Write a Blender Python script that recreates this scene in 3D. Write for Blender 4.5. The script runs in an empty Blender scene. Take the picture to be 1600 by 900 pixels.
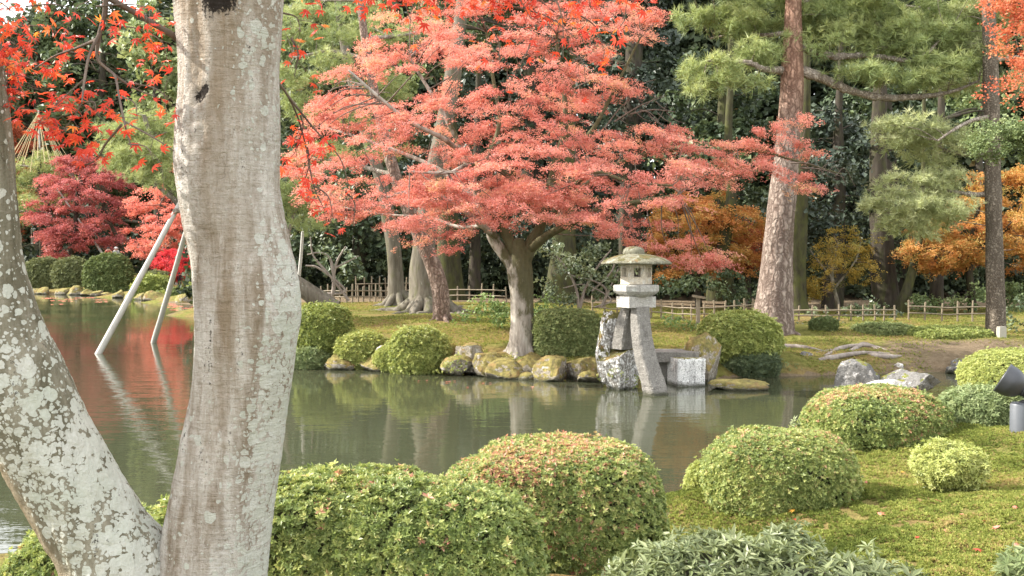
import bpy, math, random
import numpy as np
from mathutils import Vector, noise as mnoise

rng = np.random.default_rng(11)
random.seed(11)
R = math.radians
sc = bpy.context.scene
col = sc.collection

# ------------------------------------------------------------------ camera, sky, sun, exposure
H = 2.6                                  # eye height above the pond
PITCH = math.atan(48 / 1600)
cam_d = bpy.data.cameras.new('camera')
cam_d.lens = 36
cam_d.sensor_width = 36
cam_d.clip_start = 0.05
cam_d.clip_end = 2000
cam = bpy.data.objects.new('camera', cam_d)
col.objects.link(cam)
cam.location = (0, 0, H)
cam.rotation_euler = (math.pi / 2 - PITCH, 0, 0)
sc.camera = cam

SUN = Vector((-0.80, 0.06, 0.60)).normalized()
world = bpy.data.worlds.new('World')
sc.world = world
world.use_nodes = True
wn = world.node_tree.nodes
sky = wn.new('ShaderNodeTexSky')
sky.sky_type = 'NISHITA'
sky.sun_disc = False
sky.sun_elevation = math.asin(SUN.z)
sky.sun_rotation = math.atan2(SUN.x, SUN.y)
sky.air_density = 1.0
sky.dust_density = 3.0
# thin bright cloud over the blue
tcw = wn.new('ShaderNodeTexCoord'); cn = wn.new('ShaderNodeTexNoise'); cn.inputs['Scale'].default_value = 2.2; cn.inputs['Detail'].default_value = 6
world.node_tree.links.new(tcw.outputs['Generated'], cn.inputs['Vector'])
cr_ = wn.new('ShaderNodeValToRGB'); cr_.color_ramp.elements[0].position = .36; cr_.color_ramp.elements[0].color = (.45, .45, .45, 1); cr_.color_ramp.elements[1].position = .58; cr_.color_ramp.elements[1].color = (.95, .95, .95, 1)
world.node_tree.links.new(cn.outputs[0], cr_.inputs[0])
cm_ = wn.new('ShaderNodeMix'); cm_.data_type = 'RGBA'; cm_.inputs[7].default_value = (7.6, 7.7, 7.8, 1)
world.node_tree.links.new(cr_.outputs[0], cm_.inputs[0]); world.node_tree.links.new(sky.outputs[0], cm_.inputs[6])
world.node_tree.links.new(cm_.outputs[2], wn['Background'].inputs[0])
wn['Background'].inputs[1].default_value = 0.15

sun_d = bpy.data.lights.new('sun', 'SUN')
sun_d.energy = 4.2
sun_d.angle = R(0.6)
sun_d.color = (1.0, 0.95, 0.87)
sun = bpy.data.objects.new('sun', sun_d)
col.objects.link(sun)
sun.rotation_euler = (-SUN).to_track_quat('-Z', 'Y').to_euler()

sc.view_settings.view_transform = 'Standard'
sc.view_settings.look = 'None'
sc.view_settings.exposure = 1.42
sc.view_settings.gamma = 1
sc.view_settings.use_curve_mapping = False
sc.render.engine = 'CYCLES'
sc.cycles.max_bounces = 6
sc.cycles.diffuse_bounces = 3
sc.cycles.glossy_bounces = 3
sc.cycles.transmission_bounces = 4
sc.cycles.caustics_reflective = False
sc.cycles.caustics_refractive = False
sc.cycles.sample_clamp_indirect = 6
sc.cycles.use_denoising = True

# ------------------------------------------------------------------ helpers
CA, SA = math.cos(PITCH), math.sin(PITCH)

def P(px, py, Y):
    """world point that stands at distance Y for a position in the 1600x900 photograph"""
    u = (px - 800) / 1600; v = (450 - py) / 1600
    d = np.array([u, CA + v * SA, -SA + v * CA])
    return np.array([0, 0, H]) + d * (Y / d[1])

def vnoise(p, seed=0):
    p = np.asarray(p, float)
    i = np.floor(p).astype(np.int64); f = p - i
    f = f * f * (3 - 2 * f)
    out = np.zeros(len(p))
    for dx in (0, 1):
        for dy in (0, 1):
            for dz in (0, 1):
                n = ((i[:, 0] + dx) * 374761393 + (i[:, 1] + dy) * 668265263 + (i[:, 2] + dz) * 1274126177 + seed * 362437) & 0xffffffff
                n = ((n ^ (n >> 13)) * 1274126177) & 0xffffffff
                n = (n ^ (n >> 16)) & 0xffff
                w = (f[:, 0] if dx else 1 - f[:, 0]) * (f[:, 1] if dy else 1 - f[:, 1]) * (f[:, 2] if dz else 1 - f[:, 2])
                out += w * (n / 65535.0)
    return out * 2 - 1

def fbm(p, o=4, seed=0):
    p = np.asarray(p, float); s = np.zeros(len(p)); a = 0.5
    for k in range(o):
        s += a * vnoise(p, seed + k * 17); p = p * 2.03; a *= 0.5
    return s

def unit(v):
    return v / np.maximum(np.linalg.norm(v, axis=-1, keepdims=True), 1e-9)

def rdir(n):
    return unit(rng.normal(size=(n, 3)))

BASE = {}

class MB:
    """collects pieces of ONE mesh"""
    def __init__(s):
        s.V = []; s.F = []; s.A = []; s.n = 0
    def add(s, V, F, m=0, a=0.5, smooth=True):
        V = np.asarray(V, float); F = np.asarray(F, np.int64)
        s.V.append(V); s.F.append((F + s.n, m, smooth))
        s.A.append(np.broadcast_to(np.asarray(a, float), (len(V),)).copy())
        s.n += len(V)
        return s
    def build(s, name, mats, parent=None, loc=None):
        V = np.concatenate(s.V)
        if parent is not None:
            base = BASE[parent.name]
        else:
            base = np.zeros(3) if loc is None else np.asarray(loc, float)
        me = bpy.data.meshes.new(name)
        W = (V - base).astype(np.float32)
        me.vertices.add(len(W)); me.vertices.foreach_set('co', W.ravel())
        nl = sum(f.size for f, _, _ in s.F); npoly = sum(len(f) for f, _, _ in s.F)
        me.loops.add(nl); me.polygons.add(npoly)
        me.loops.foreach_set('vertex_index', np.concatenate([f.ravel() for f, _, _ in s.F]).astype(np.int32))
        tot = np.concatenate([np.full(len(f), f.shape[1]) for f, _, _ in s.F]).astype(np.int32)
        st = np.concatenate([[0], np.cumsum(tot)[:-1]]).astype(np.int32)
        me.polygons.foreach_set('loop_start', st)
        me.polygons.foreach_set('material_index', np.concatenate([np.full(len(f), m) for f, m, _ in s.F]).astype(np.int32))
        me.polygons.foreach_set('use_smooth', np.concatenate([np.full(len(f), sm) for f, _, sm in s.F]).astype(bool))
        at = me.attributes.new('rnd', 'FLOAT', 'POINT')
        at.data.foreach_set('value', np.concatenate(s.A).astype(np.float32))
        me.update(calc_edges=True); me.validate()
        for m in (mats if isinstance(mats, (list, tuple)) else [mats]):
            me.materials.append(m)
        o = bpy.data.objects.new(name, me); col.objects.link(o)
        if parent is not None:
            o.parent = parent
        else:
            o.location = base
        BASE[o.name] = base
        return o

def tag(o, label, cat, group=None):
    o['label'] = label; o['category'] = cat
    if group: o['group'] = group
    return o

def thing(name, label, cat, loc, group=None):
    o = bpy.data.objects.new(name, None); col.objects.link(o)
    o.empty_display_size = 0.2
    o.location = loc; BASE[o.name] = np.array(loc, float)
    return tag(o, label, cat, group)

def spline(pts, rads, k=6):
    pts = np.asarray(pts, float); rads = np.asarray(rads, float)
    n = len(pts)
    if n < 3:
        t = np.linspace(0, 1, k + 1)[:, None]
        return pts[0] * (1 - t) + pts[-1] * t, rads[0] * (1 - t[:, 0]) + rads[-1] * t[:, 0]
    q = np.vstack([2 * pts[0] - pts[1], pts, 2 * pts[-1] - pts[-2]])
    out = []; ro = []
    for i in range(n - 1):
        p0, p1, p2, p3 = q[i], q[i + 1], q[i + 2], q[i + 3]
        for t in np.arange(k) / k:
            out.append(0.5 * (2 * p1 + (p2 - p0) * t + (2 * p0 - 5 * p1 + 4 * p2 - p3) * t * t + (3 * p1 - p0 - 3 * p2 + p3) * t ** 3))
            ro.append(rads[i] * (1 - t) + rads[i + 1] * t)
    out.append(pts[-1]); ro.append(rads[-1])
    return np.array(out), np.array(ro)

def tube(mb, pts, rads, n=8, k=6, m=0, a=0.5, rough=0.0, fr=3.0, cap=True, smooth=True):
    p, r = spline(pts, rads, k)
    t = unit(np.gradient(p, axis=0))
    ref = np.array([1.0, 0, 0]) if abs(t[0][0]) < 0.8 else np.array([0, 1.0, 0])
    N = [unit(ref - t[0] * ref.dot(t[0]))]
    for i in range(1, len(p)):
        v = N[-1] - t[i] * N[-1].dot(t[i]); N.append(unit(v))
    N = np.array(N); B = np.cross(t, N)
    ang = np.arange(n) * 2 * math.pi / n
    ring = N[:, None, :] * np.cos(ang)[None, :, None] + B[:, None, :] * np.sin(ang)[None, :, None]
    V = (p[:, None, :] + ring * r[:, None, None]).reshape(-1, 3)
    if rough:
        q = V * np.array([fr, fr, fr * 0.35]) / max(r.max(), 0.02) * 0.5
        V = V + ring.reshape(-1, 3) * (np.repeat(r, n) * rough * 2 * fbm(q, 3, 5))[:, None]
    i = np.arange(len(p) - 1)[:, None] * n; j = np.arange(n)[None, :]
    F = np.stack([i + j, i + (j + 1) % n, i + n + (j + 1) % n, i + n + j], -1).reshape(-1, 4)
    mb.add(V, F, m, a, smooth)
    if cap:
        c = len(p) - 1
        mb.add(np.vstack([V[c * n:], p[-1] + t[-1] * r[-1] * 0.4]), [[q, (q + 1) % n, n] for q in range(n)], m, a, smooth)
        mb.add(np.vstack([V[:n], p[0]]), [[(q + 1) % n, q, n] for q in range(n)], m, a, smooth)
    return p, r

def lathe(mb, c, prof, n=24, m=0, axis=(0, 0, 1), smooth=True, rot=0.0, a=0.5):
    """prof: (radius, height) pairs along the axis"""
    ax = unit(np.array(axis, float)); ref = np.array([1.0, 0, 0]) if abs(ax[0]) < 0.8 else np.array([0, 1.0, 0])
    U = unit(ref - ax * ref.dot(ax)); W = np.cross(ax, U)
    ang = np.arange(n) * 2 * math.pi / n + rot
    V = []
    for r, h in prof:
        V.append(np.array(c) + ax * h + (U * np.cos(ang)[:, None] + W * np.sin(ang)[:, None]) * max(r, 1e-4))
    V = np.concatenate(V); k = len(prof)
    i = np.arange(k - 1)[:, None] * n; j = np.arange(n)[None, :]
    F = np.stack([i + j, i + (j + 1) % n, i + n + (j + 1) % n, i + n + j], -1).reshape(-1, 4)
    mb.add(V, F, m, a, smooth)
    mb.add(V[:n], [list(range(n - 1, -1, -1))], m, a, False)
    mb.add(V[-n:], [list(range(n))], m, a, False)

def prism(mb, bot, top, m=0, a=0.5):
    """closed hull between two rings of the same count"""
    n = len(bot); V = np.vstack([bot, top])
    mb.add(V, [[i, (i + 1) % n, n + (i + 1) % n, n + i] for i in range(n)], m, a, False)
    mb.add(V, [list(range(n - 1, -1, -1)), list(range(n, 2 * n))], m, a, False)

def box(mb, c, s, m=0, rz=0.0, a=0.5):
    x, y, z = np.array(s) / 2; cr, sr = math.cos(rz), math.sin(rz)
    q = [(-x, -y), (x, -y), (x, y), (-x, y)]
    q = np.array([(u * cr - v * sr, u * sr + v * cr) for u, v in q])
    b = np.column_stack([q + np.array(c[:2]), np.full(4, c[2] - z)]); t = b + np.array([0, 0, 2 * z])
    prism(mb, b, t, m, a)

# ---- little foliage templates: (verts, faces, per-vertex shade offset)
def leaf_t(L, W, d, nrm, fold=0.12, base=(0, 0, 0), droop=0.0):
    d = unit(np.array(d, float)); nrm = np.array(nrm, float); s = unit(np.cross(nrm, d)); nrm = np.cross(d, s)
    b = np.array(base, float)
    return np.array([b, b + d * L * .5 + s * W / 2 + nrm * fold * W, b + d * L - nrm * droop * L, b + d * L * .5 - s * W / 2 + nrm * fold * W])

def rosette_t(k=7, L=1.0, W=0.4, e0=10, e1=60, seed=0, rl=0.25):
    r = np.random.default_rng(seed); V = []; F = []; A = []
    for i in range(k):
        ph = 2 * math.pi * (i + r.uniform(-.25, .25)) / k * 1.0 + (i % 2) * .3; e = R(r.uniform(e0, e1))
        d = (math.cos(e) * math.cos(ph), math.cos(e) * math.sin(ph), math.sin(e))
        nn = (-math.sin(e) * math.cos(ph), -math.sin(e) * math.sin(ph), math.cos(e))
        l = L * r.uniform(1 - rl, 1 + rl)
        o = len(V) * 4
        V.append(leaf_t(l, W * l / L, d, nn, base=(0, 0, 0), droop=.1)); F += [[o, o + 1, o + 2], [o, o + 2, o + 3]]
        A += [r.uniform(-.12, .12)] * 4
    return np.concatenate(V), np.array(F), np.array(A)

def cluster_t(k=6, L=.6, W=.4, spread=.6, flat=.5, seed=0):
    """k leaves lying every way round a small spray"""
    r = np.random.default_rng(seed); V = []; F = []; A = []
    for i in range(k):
        nn = unit(np.array([r.normal() * flat, r.normal() * flat, 1.0]))
        d = np.array([r.normal(), r.normal(), r.normal() * .4]); d = unit(d - nn * d.dot(nn))
        b = np.array([r.normal() * spread, r.normal() * spread, r.normal() * spread * .35])
        o = len(V) * 4
        l = L * r.uniform(.75, 1.25)
        V.append(leaf_t(l, W * r.uniform(.8, 1.2), d, nn, base=b - d * l * .5, droop=.12)); F += [[o, o + 1, o + 2], [o, o + 2, o + 3]]
        A += [r.uniform(-.16, .16)] * 4
    return np.concatenate(V), np.array(F), np.array(A)

def needle_t(k=20, L=1.0, W=0.05, c0=15, c1=80, seed=0):
    r = np.random.default_rng(seed); V = []; A = []
    for i in range(k):
        ph = r.uniform(0, 2 * math.pi); th = R(r.uniform(c0, c1)); l = L * r.uniform(.7, 1.15)
        d = np.array([math.sin(th) * math.cos(ph), math.sin(th) * math.sin(ph), math.cos(th)])
        s = unit(np.cross(d, r.normal(size=3))); b = d * .05
        V += [b + s * W / 2, b - s * W / 2, d * l + np.array([0, 0, -.12 * l])]
        A += [r.uniform(-.15, .15)] * 3
    return np.array(V), np.arange(3 * k).reshape(-1, 3), np.array(A)

def maple_leaf_t(seed=0):
    r = np.random.default_rng(seed)
    lob = [(0, 1.0), (40, .92), (80, .72), (125, .42)]
    pts = [(180, .10)]
    seq = [(-a, l) for a, l in reversed(lob[1:])] + lob
    for i, (a, l) in enumerate(seq):
        if i: pts.append(((seq[i - 1][0] + a) / 2, .33 if abs(a) < 90 else .26))
        pts.append((a - 9 if abs(a) < 100 else a, l * .62)); pts.append((a, l * r.uniform(.93, 1.05))); pts.append((a + 9 if abs(a) < 100 else a + 1, l * .62))
    V = [(0, 0, 0)]
    for a, l in pts:
        x, y = l * math.cos(R(a)), l * math.sin(R(a))
        V.append((x, y, -.22 * l * l + .10 * abs(math.sin(R(a) * 4.5)) * l))
    n = len(pts)
    F = [[0, 1 + i, 1 + (i + 1) % n] for i in range(n)]
    return np.array(V), np.array(F), np.zeros(n + 1)

def inst(mb, T, pos, axis, scale, a, m=0, spin=None, smooth=False):
    """many little copies of a template inside one mesh"""
    pos = np.asarray(pos, float); n = len(pos)
    if n == 0: return
    Z = unit(np.asarray(axis, float)); Z = np.broadcast_to(Z, (n, 3))
    if spin is None:
        q = rdir(n)
    else:
        q = np.broadcast_to(np.asarray(spin, float), (n, 3))
    X = q - Z * (q * Z).sum(1, keepdims=True); X = unit(X); Yv = np.cross(Z, X)
    sc_ = np.broadcast_to(np.asarray(scale, float), (n,))
    tv, tf, ta = T
    V = (X[:, None, :] * tv[None, :, 0:1] + Yv[:, None, :] * tv[None, :, 1:2] + Z[:, None, :] * tv[None, :, 2:3]) * sc_[:, None, None] + pos[:, None, :]
    F = (np.arange(n)[:, None, None] * len(tv) + tf[None]).reshape(-1, tf.shape[1])
    A = (np.broadcast_to(np.asarray(a, float), (n,))[:, None] + ta[None]).ravel()
    mb.add(V.reshape(-1, 3), F, m, np.clip(A, 0, 1), smooth)

T_AZ = [rosette_t(7, 1, .42, 5, 60, s) for s in range(4)]
T_RH = [rosette_t(9, 1, .30, -28, 38, s + 9) for s in range(4)]
T_CL = [cluster_t(6, .55, .42, .45, .6, s) for s in range(4)]
T_MP = [cluster_t(7, .5, .36, .5, .38, s + 20) for s in range(4)]
T_PN = [needle_t(22, 1, .066, 10, 85, s) for s in range(4)]
T_MO = [rosette_t(5, 1, .45, 25, 80, s + 40) for s in range(3)]
T_GR = [needle_t(9, 1, .09, 5, 50, s + 60) for s in range(3)]
T_ML = [maple_leaf_t(s) for s in range(4)]

def scatter(mb, Ts, pos, axis, scale, a, m=0, smooth=False):
    n = len(pos); pick = rng.integers(0, len(Ts), n)
    axis = np.broadcast_to(np.asarray(axis, float), (n, 3)); scale = np.broadcast_to(np.asarray(scale, float), (n,)); a = np.broadcast_to(np.asarray(a, float), (n,))
    for i, T in enumerate(Ts):
        k = pick == i
        inst(mb, T, pos[k], axis[k], scale[k], a[k], m, smooth=smooth)

# ------------------------------------------------------------------ materials
def new_mat(name):
    m = bpy.data.materials.new(name); m.use_nodes = True
    nt = m.node_tree
    return m, nt, nt.nodes['Principled BSDF'], nt.nodes['Material Output']

def nd(nt, t, **kw):
    n = nt.nodes.new('ShaderNode' + t)
    for k, v in kw.items():
        setattr(n, k, v)
    return n

def ramp(nt, src, stops, interp='LINEAR'):
    r = nd(nt, 'ValToRGB'); r.color_ramp.interpolation = interp
    e = r.color_ramp.elements
    while len(e) < len(stops): e.new(0.5)
    for i, (p, c) in enumerate(stops):
        e[i].position = p
        c = c if isinstance(c, tuple) else (c, c, c)
        e[i].color = (*c, 1)
    nt.links.new(src, r.inputs[0])
    return r.outputs[0]

def noise_n(nt, vec, scale, detail=5, rough=.55, dist=0.0):
    n = nd(nt, 'TexNoise'); n.inputs['Scale'].default_value = scale; n.inputs['Detail'].default_value = detail
    n.inputs['Roughness'].default_value = rough; n.inputs['Distortion'].default_value = dist
    if vec is not None: nt.links.new(vec, n.inputs['Vector'])
    return n.outputs[0]

def mapping(nt, vec, s):
    m = nd(nt, 'Mapping'); m.inputs['Scale'].default_value = s
    nt.links.new(vec, m.inputs['Vector'])
    return m.outputs[0]

def mix(nt, f, a, b, blend='MIX'):
    m = nd(nt, 'Mix', data_type='RGBA', blend_type=blend)
    for sock, v in ((0, f), (6, a), (7, b)):
        if hasattr(v, 'is_linked'): nt.links.new(v, m.inputs[sock])
        elif sock == 0: m.inputs[0].default_value = v
        else: m.inputs[sock].default_value = (*v, 1)
    return m.outputs[2]

def math_n(nt, op, a, b=None, clamp=False):
    m = nd(nt, 'Math', operation=op); m.use_clamp = clamp
    for i, v in enumerate((a, b)):
        if v is None: continue
        if hasattr(v, 'is_linked'): nt.links.new(v, m.inputs[i])
        else: m.inputs[i].default_value = v
    return m.outputs[0]

def bump(nt, bs, h, strength=.5, dist=.02):
    b = nd(nt, 'Bump'); b.inputs['Strength'].default_value = strength; b.inputs['Distance'].default_value = dist
    nt.links.new(h, b.inputs['Height']); nt.links.new(b.outputs[0], bs.inputs['Normal'])

def leaf_mat(name, stops, transl=.35, rough=.55, spec=.3, tint=1.25):
    m, nt, bs, out = new_mat(name)
    at = nd(nt, 'Attribute', attribute_name='rnd')
    c = ramp(nt, at.outputs['Fac'], stops)
    nt.links.new(c, bs.inputs['Base Color'])
    bs.inputs['Roughness'].default_value = rough
    bs.inputs['Specular IOR Level'].default_value = spec
    tr = nd(nt, 'BsdfTranslucent')
    tc = mix(nt, 1.0, c, (tint, tint * .95, tint * .75), 'MULTIPLY')
    nt.links.new(tc, tr.inputs['Color'])
    mx = nd(nt, 'MixShader'); mx.inputs[0].default_value = transl
    nt.links.new(bs.outputs[0], mx.inputs[1]); nt.links.new(tr.outputs[0], mx.inputs[2]); nt.links.new(mx.outputs[0], out.inputs[0])
    return m

def coords(nt):
    return nd(nt, 'TexCoord').outputs['Object']

def bark_mat(name, dark, light, lichen=None, lich_amt=.5, vscale=9, moss=None, moss_amt=.5, plate=0.0):
    m, nt, bs, out = new_mat(name)
    co = coords(nt)
    st = mapping(nt, co, (1, 1, .18))
    n1 = noise_n(nt, st, vscale, 8, .65)
    n2 = noise_n(nt, co, 2.2, 4)
    c = mix(nt, ramp(nt, n1, [(.3, 0.0), (.7, 1.0)]), dark, light)
    h = n1
    if plate:
        v = nd(nt, 'TexVoronoi', feature='DISTANCE_TO_EDGE'); v.inputs['Scale'].default_value = plate
        wv = nd(nt, 'Vector' + 'Math', operation='ADD'); nt.links.new(mapping(nt, co, (1, 1, .3)), wv.inputs[0])
        nn = nd(nt, 'TexNoise'); nn.inputs['Scale'].default_value = plate * .7; nt.links.new(co, nn.inputs['Vector'])
        sc2 = nd(nt, 'VectorMath', operation='SCALE'); sc2.inputs['Scale'].default_value = .22; nt.links.new(nn.outputs['Color'], sc2.inputs[0])
        nt.links.new(sc2.outputs[0], wv.inputs[1]); nt.links.new(wv.outputs[0], v.inputs['Vector'])
        e = ramp(nt, v.outputs['Distance'], [(0.0, 0.0), (.30, 1.0)])
        c = mix(nt, math_n(nt, 'ADD', math_n(nt, 'MULTIPLY', e, .75), math_n(nt, 'MULTIPLY', n1, .25), True), tuple(x * .55 for x in dark), c)
        h = math_n(nt, 'ADD', math_n(nt, 'MULTIPLY', e, .8), math_n(nt, 'MULTIPLY', n1, .5))
    if lichen:
        l = noise_n(nt, co, 7, 6, .6, .4)
        k = ramp(nt, math_n(nt, 'MULTIPLY', l, math_n(nt, 'ADD', n2, .5)), [(.58 - .2 * lich_amt, 0.0), (.64 - .2 * lich_amt, 1.0)])
        c = mix(nt, k, c, lichen)
    if moss:
        l = noise_n(nt, mapping(nt, co, (1, 1, .45)), 4.2, 8, .7)
        k = ramp(nt, l, [(.58 - .25 * moss_amt, 0.0), (.80 - .25 * moss_amt, .95)])
        c = mix(nt, k, c, moss)
    nt.links.new(c, bs.inputs['Base Color']); bs.inputs['Roughness'].default_value = .9; bs.inputs['Specular IOR Level'].default_value = .15
    bump(nt, bs, h, .8, .03)
    return m

def stone_mat(name, a, b, lichen=None, lich=.5, moss=None, mossup=.6, ls=9, speck=True):
    m, nt, bs, out = new_mat(name)
    co = coords(nt)
    n1 = noise_n(nt, co, 5, 8, .65); n2 = noise_n(nt, co, 40, 3, .6); n3 = noise_n(nt, co, ls, 8, .68)
    c = mix(nt, ramp(nt, n1, [(.3, 0.0), (.7, 1.0)]), a, b)
    if speck: c = mix(nt, ramp(nt, n2, [(.35, 0.0), (.65, .5)]), c, tuple(min(1, x * 1.45) for x in b))
    if lichen:
        k = ramp(nt, n3, [(.60 - .25 * lich, 0.0), (.65 - .25 * lich, 1.0)])
        c = mix(nt, k, c, lichen)
    if moss:
        g = nd(nt, 'NewGeometry'); sp = nd(nt, 'SeparateXYZ'); nt.links.new(g.outputs['Normal'], sp.inputs[0])
        n4 = noise_n(nt, co, 4, 6, .7)
        z = math_n(nt, 'ADD', sp.outputs['Z'], math_n(nt, 'MULTIPLY', math_n(nt, 'SUBTRACT', n4, .5), 3.4))
        k = ramp(nt, z, [(mossup, 0.0), (min(.99, mossup + .15), 1.0)])
        mc = mix(nt, ramp(nt, noise_n(nt, co, 12, 6, .7), [(.3, 0.0), (.7, 1.0)]), tuple(x * .40 for x in moss), (moss[0] * 1.35, moss[1] * 1.2, moss[2] * 1.2))
        mc = mix(nt, ramp(nt, noise_n(nt, co, 3.3, 4, .6), [(.52, 0.0), (.66, .7)]), mc, (.26, .15, .07))
        c = mix(nt, k, c, mc)
    # dark damp band and green slime just over the water
    gp = nd(nt, 'SeparateXYZ'); nt.links.new(nd(nt, 'NewGeometry').outputs['Position'], gp.inputs[0])
    wl = math_n(nt, 'ADD', gp.outputs['Z'], math_n(nt, 'MULTIPLY', math_n(nt, 'SUBTRACT', n1, .5), .16))
    c = mix(nt, ramp(nt, wl, [(.03, .85), (.10, 0.0)]), c, (.045, .046, .024))
    # rain streaks and grime
    sn = noise_n(nt, mapping(nt, co, (1, 1, .12)), 11, 6, .65)
    c = mix(nt, ramp(nt, sn, [(.52, 0.0), (.68, .5)]), c, tuple(x * .55 for x in a))
    nt.links.new(c, bs.inputs['Base Color']); bs.inputs['Roughness'].default_value = .9; bs.inputs['Specular IOR Level'].default_value = .2
    bump(nt, bs, math_n(nt, 'ADD', n1, math_n(nt, 'MULTIPLY', n2, .5)), .9, .05)
    return m

def plain_mat(name, c, rough=.6, var=.25, scale=20, metal=0, stretch=(1, 1, 1)):
    m, nt, bs, out = new_mat(name)
    co = mapping(nt, coords(nt), stretch)
    n = noise_n(nt, co, scale, 5, .6)
    cc = mix(nt, n, tuple(x * (1 - var) for x in c), tuple(min(1, x * (1 + var)) for x in c))
    nt.links.new(cc, bs.inputs['Base Color']); bs.inputs['Roughness'].default_value = rough; bs.inputs['Metallic'].default_value = metal
    bump(nt, bs, n, .25, .005)
    return m

M = {}
M['maple'] = leaf_mat('maple_leaf_coral', [(0, (.46, .145, .12)), (.3, (.62, .24, .205)), (.6, (.70, .325, .275)), (.85, (.69, .38, .24)), (1, (.52, .36, .16))], .42, .5, .3, 1.2)
M['maple_fg'] = leaf_mat('maple_leaf_scarlet', [(0, (.54, .05, .035)), (.5, (.70, .09, .05)), (.8, (.78, .17, .05)), (1, (.80, .30, .06))], .45, .4, .35, 1.2)
M['maple_dark'] = leaf_mat('maple_leaf_wine', [(0, (.30, .08, .08)), (.5, (.44, .13, .13)), (1, (.54, .19, .17))], .35)
M['maple_far'] = leaf_mat('maple_leaf_far_coral', [(0, (.58, .17, .14)), (.5, (.70, .27, .22)), (1, (.72, .34, .25))], .35)
M['maple_crimson'] = leaf_mat('maple_leaf_crimson', [(0, (.46, .03, .05)), (.5, (.62, .06, .08)), (1, (.66, .12, .10))], .35)
M['maple_orange'] = leaf_mat('maple_leaf_orange', [(0, (.40, .13, .05)), (.4, (.52, .22, .07)), (.75, (.54, .31, .09)), (1, (.32, .29, .09))], .35)
M['maple_rust'] = leaf_mat('maple_leaf_rust', [(0, (.22, .05, .02)), (.5, (.36, .09, .04)), (1, (.42, .17, .05))], .3)
M['maple_salmon'] = leaf_mat('maple_leaf_salmon', [(0, (.46, .12, .07)), (.5, (.58, .20, .11)), (1, (.50, .28, .10))], .35)
M['yellow'] = leaf_mat('leaf_yellow', [(0, (.16, .15, .04)), (.5, (.40, .27, .05)), (1, (.22, .24, .08))], .35)
M['pine'] = leaf_mat('pine_needle', [(0, (.15, .20, .08)), (.5, (.31, .37, .145)), (1, (.48, .51, .22))], .25, .5, .3, 1.1)
M['pine_pale'] = leaf_mat('pine_needle_pale', [(0, (.17, .22, .08)), (.5, (.32, .38, .15)), (1, (.46, .49, .22))], .25, .5, .3, 1.1)
M['pine_grey'] = leaf_mat('pine_needle_greyish', [(0, (.24, .28, .12)), (.5, (.42, .46, .22)), (1, (.56, .57, .33))], .25, .5, .3, 1.1)
M['dark'] = leaf_mat('leaf_evergreen_shaded', [(0, (.018, .028, .018)), (.5, (.042, .060, .038)), (1, (.10, .125, .08))], .12, .45, .35)  # canopy shade of the forest is put into these low leaf colours
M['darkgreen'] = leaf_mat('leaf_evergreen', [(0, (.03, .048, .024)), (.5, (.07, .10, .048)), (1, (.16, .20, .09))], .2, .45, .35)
M['midgreen'] = leaf_mat('leaf_mid_green', [(0, (.09, .13, .05)), (.5, (.19, .245, .10)), (1, (.33, .37, .18))], .25)
M['camellia'] = leaf_mat('leaf_camellia', [(0, (.05, .075, .035)), (.5, (.12, .155, .075)), (1, (.26, .29, .17))], .2, .35, .5)
M['azalea'] = leaf_mat('leaf_azalea', [(0, (.08, .12, .035)), (.35, (.22, .28, .085)), (.66, (.40, .44, .15)), (.80, (.52, .51, .20)), (.88, (.50, .33, .19)), (1, (.52, .22, .17))], .3, .42, .35)
M['azalea_far'] = leaf_mat('leaf_azalea_sunny', [(0, (.12, .16, .045)), (.4, (.28, .33, .095)), (.8, (.43, .46, .15)), (1, (.52, .50, .20))], .3, .45, .35)
M['box_dark'] = leaf_mat('leaf_clipped_dark', [(0, (.09, .125, .045)), (.5, (.175, .22, .08)), (1, (.31, .34, .14))], .2)
M['box_olive'] = leaf_mat('leaf_clipped_olive', [(0, (.10, .12, .05)), (.5, (.19, .21, .09)), (1, (.30, .31, .16))], .2)
M['rhodo'] = leaf_mat('leaf_rhododendron', [(0, (.085, .115, .045)), (.5, (.185, .22, .095)), (1, (.30, .33, .165))], .22, .42, .4)
M['bamboo_leaf'] = leaf_mat('leaf_bamboo_grass', [(0, (.06, .11, .03)), (.5, (.13, .20, .06)), (1, (.24, .32, .12))], .3)
M['moss'] = leaf_mat('moss_tip', [(0, (.075, .10, .022)), (.4, (.18, .215, .05)), (.75, (.30, .32, .085)), (1, (.36, .27, .12))], .3, .7, .1)
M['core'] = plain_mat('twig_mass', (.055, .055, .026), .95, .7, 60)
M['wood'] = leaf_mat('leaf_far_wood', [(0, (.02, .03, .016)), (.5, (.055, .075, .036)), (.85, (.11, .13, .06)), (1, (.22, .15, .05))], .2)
M['bark_pine'] = bark_mat('bark_red_pine', (.15, .10, .075), (.42, .33, .27), plate=9)
M['bark_pine_red'] = bark_mat('bark_upper_red_pine', (.24, .11, .065), (.44, .25, .17), plate=11)
M['bark_grey'] = bark_mat('bark_grey', (.075, .064, .046), (.185, .165, .13), lichen=(.28, .29, .24), lich_amt=-.5, moss=(.10, .105, .04), moss_amt=.2)
M['bark_slim'] = bark_mat('bark_slim_pine', (.12, .095, .07), (.30, .255, .20), plate=14)
M['bark_limb'] = bark_mat('bark_pine_limb', (.26, .21, .16), (.58, .52, .45), plate=13)
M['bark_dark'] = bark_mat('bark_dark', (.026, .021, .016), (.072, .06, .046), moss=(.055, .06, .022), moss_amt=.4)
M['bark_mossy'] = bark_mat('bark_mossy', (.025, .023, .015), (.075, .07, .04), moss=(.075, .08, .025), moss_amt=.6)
M['bark_maple'] = bark_mat('bark_maple_grey', (.11, .09, .065), (.36, .32, .26), moss=(.05, .052, .02), moss_amt=.62)
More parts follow.
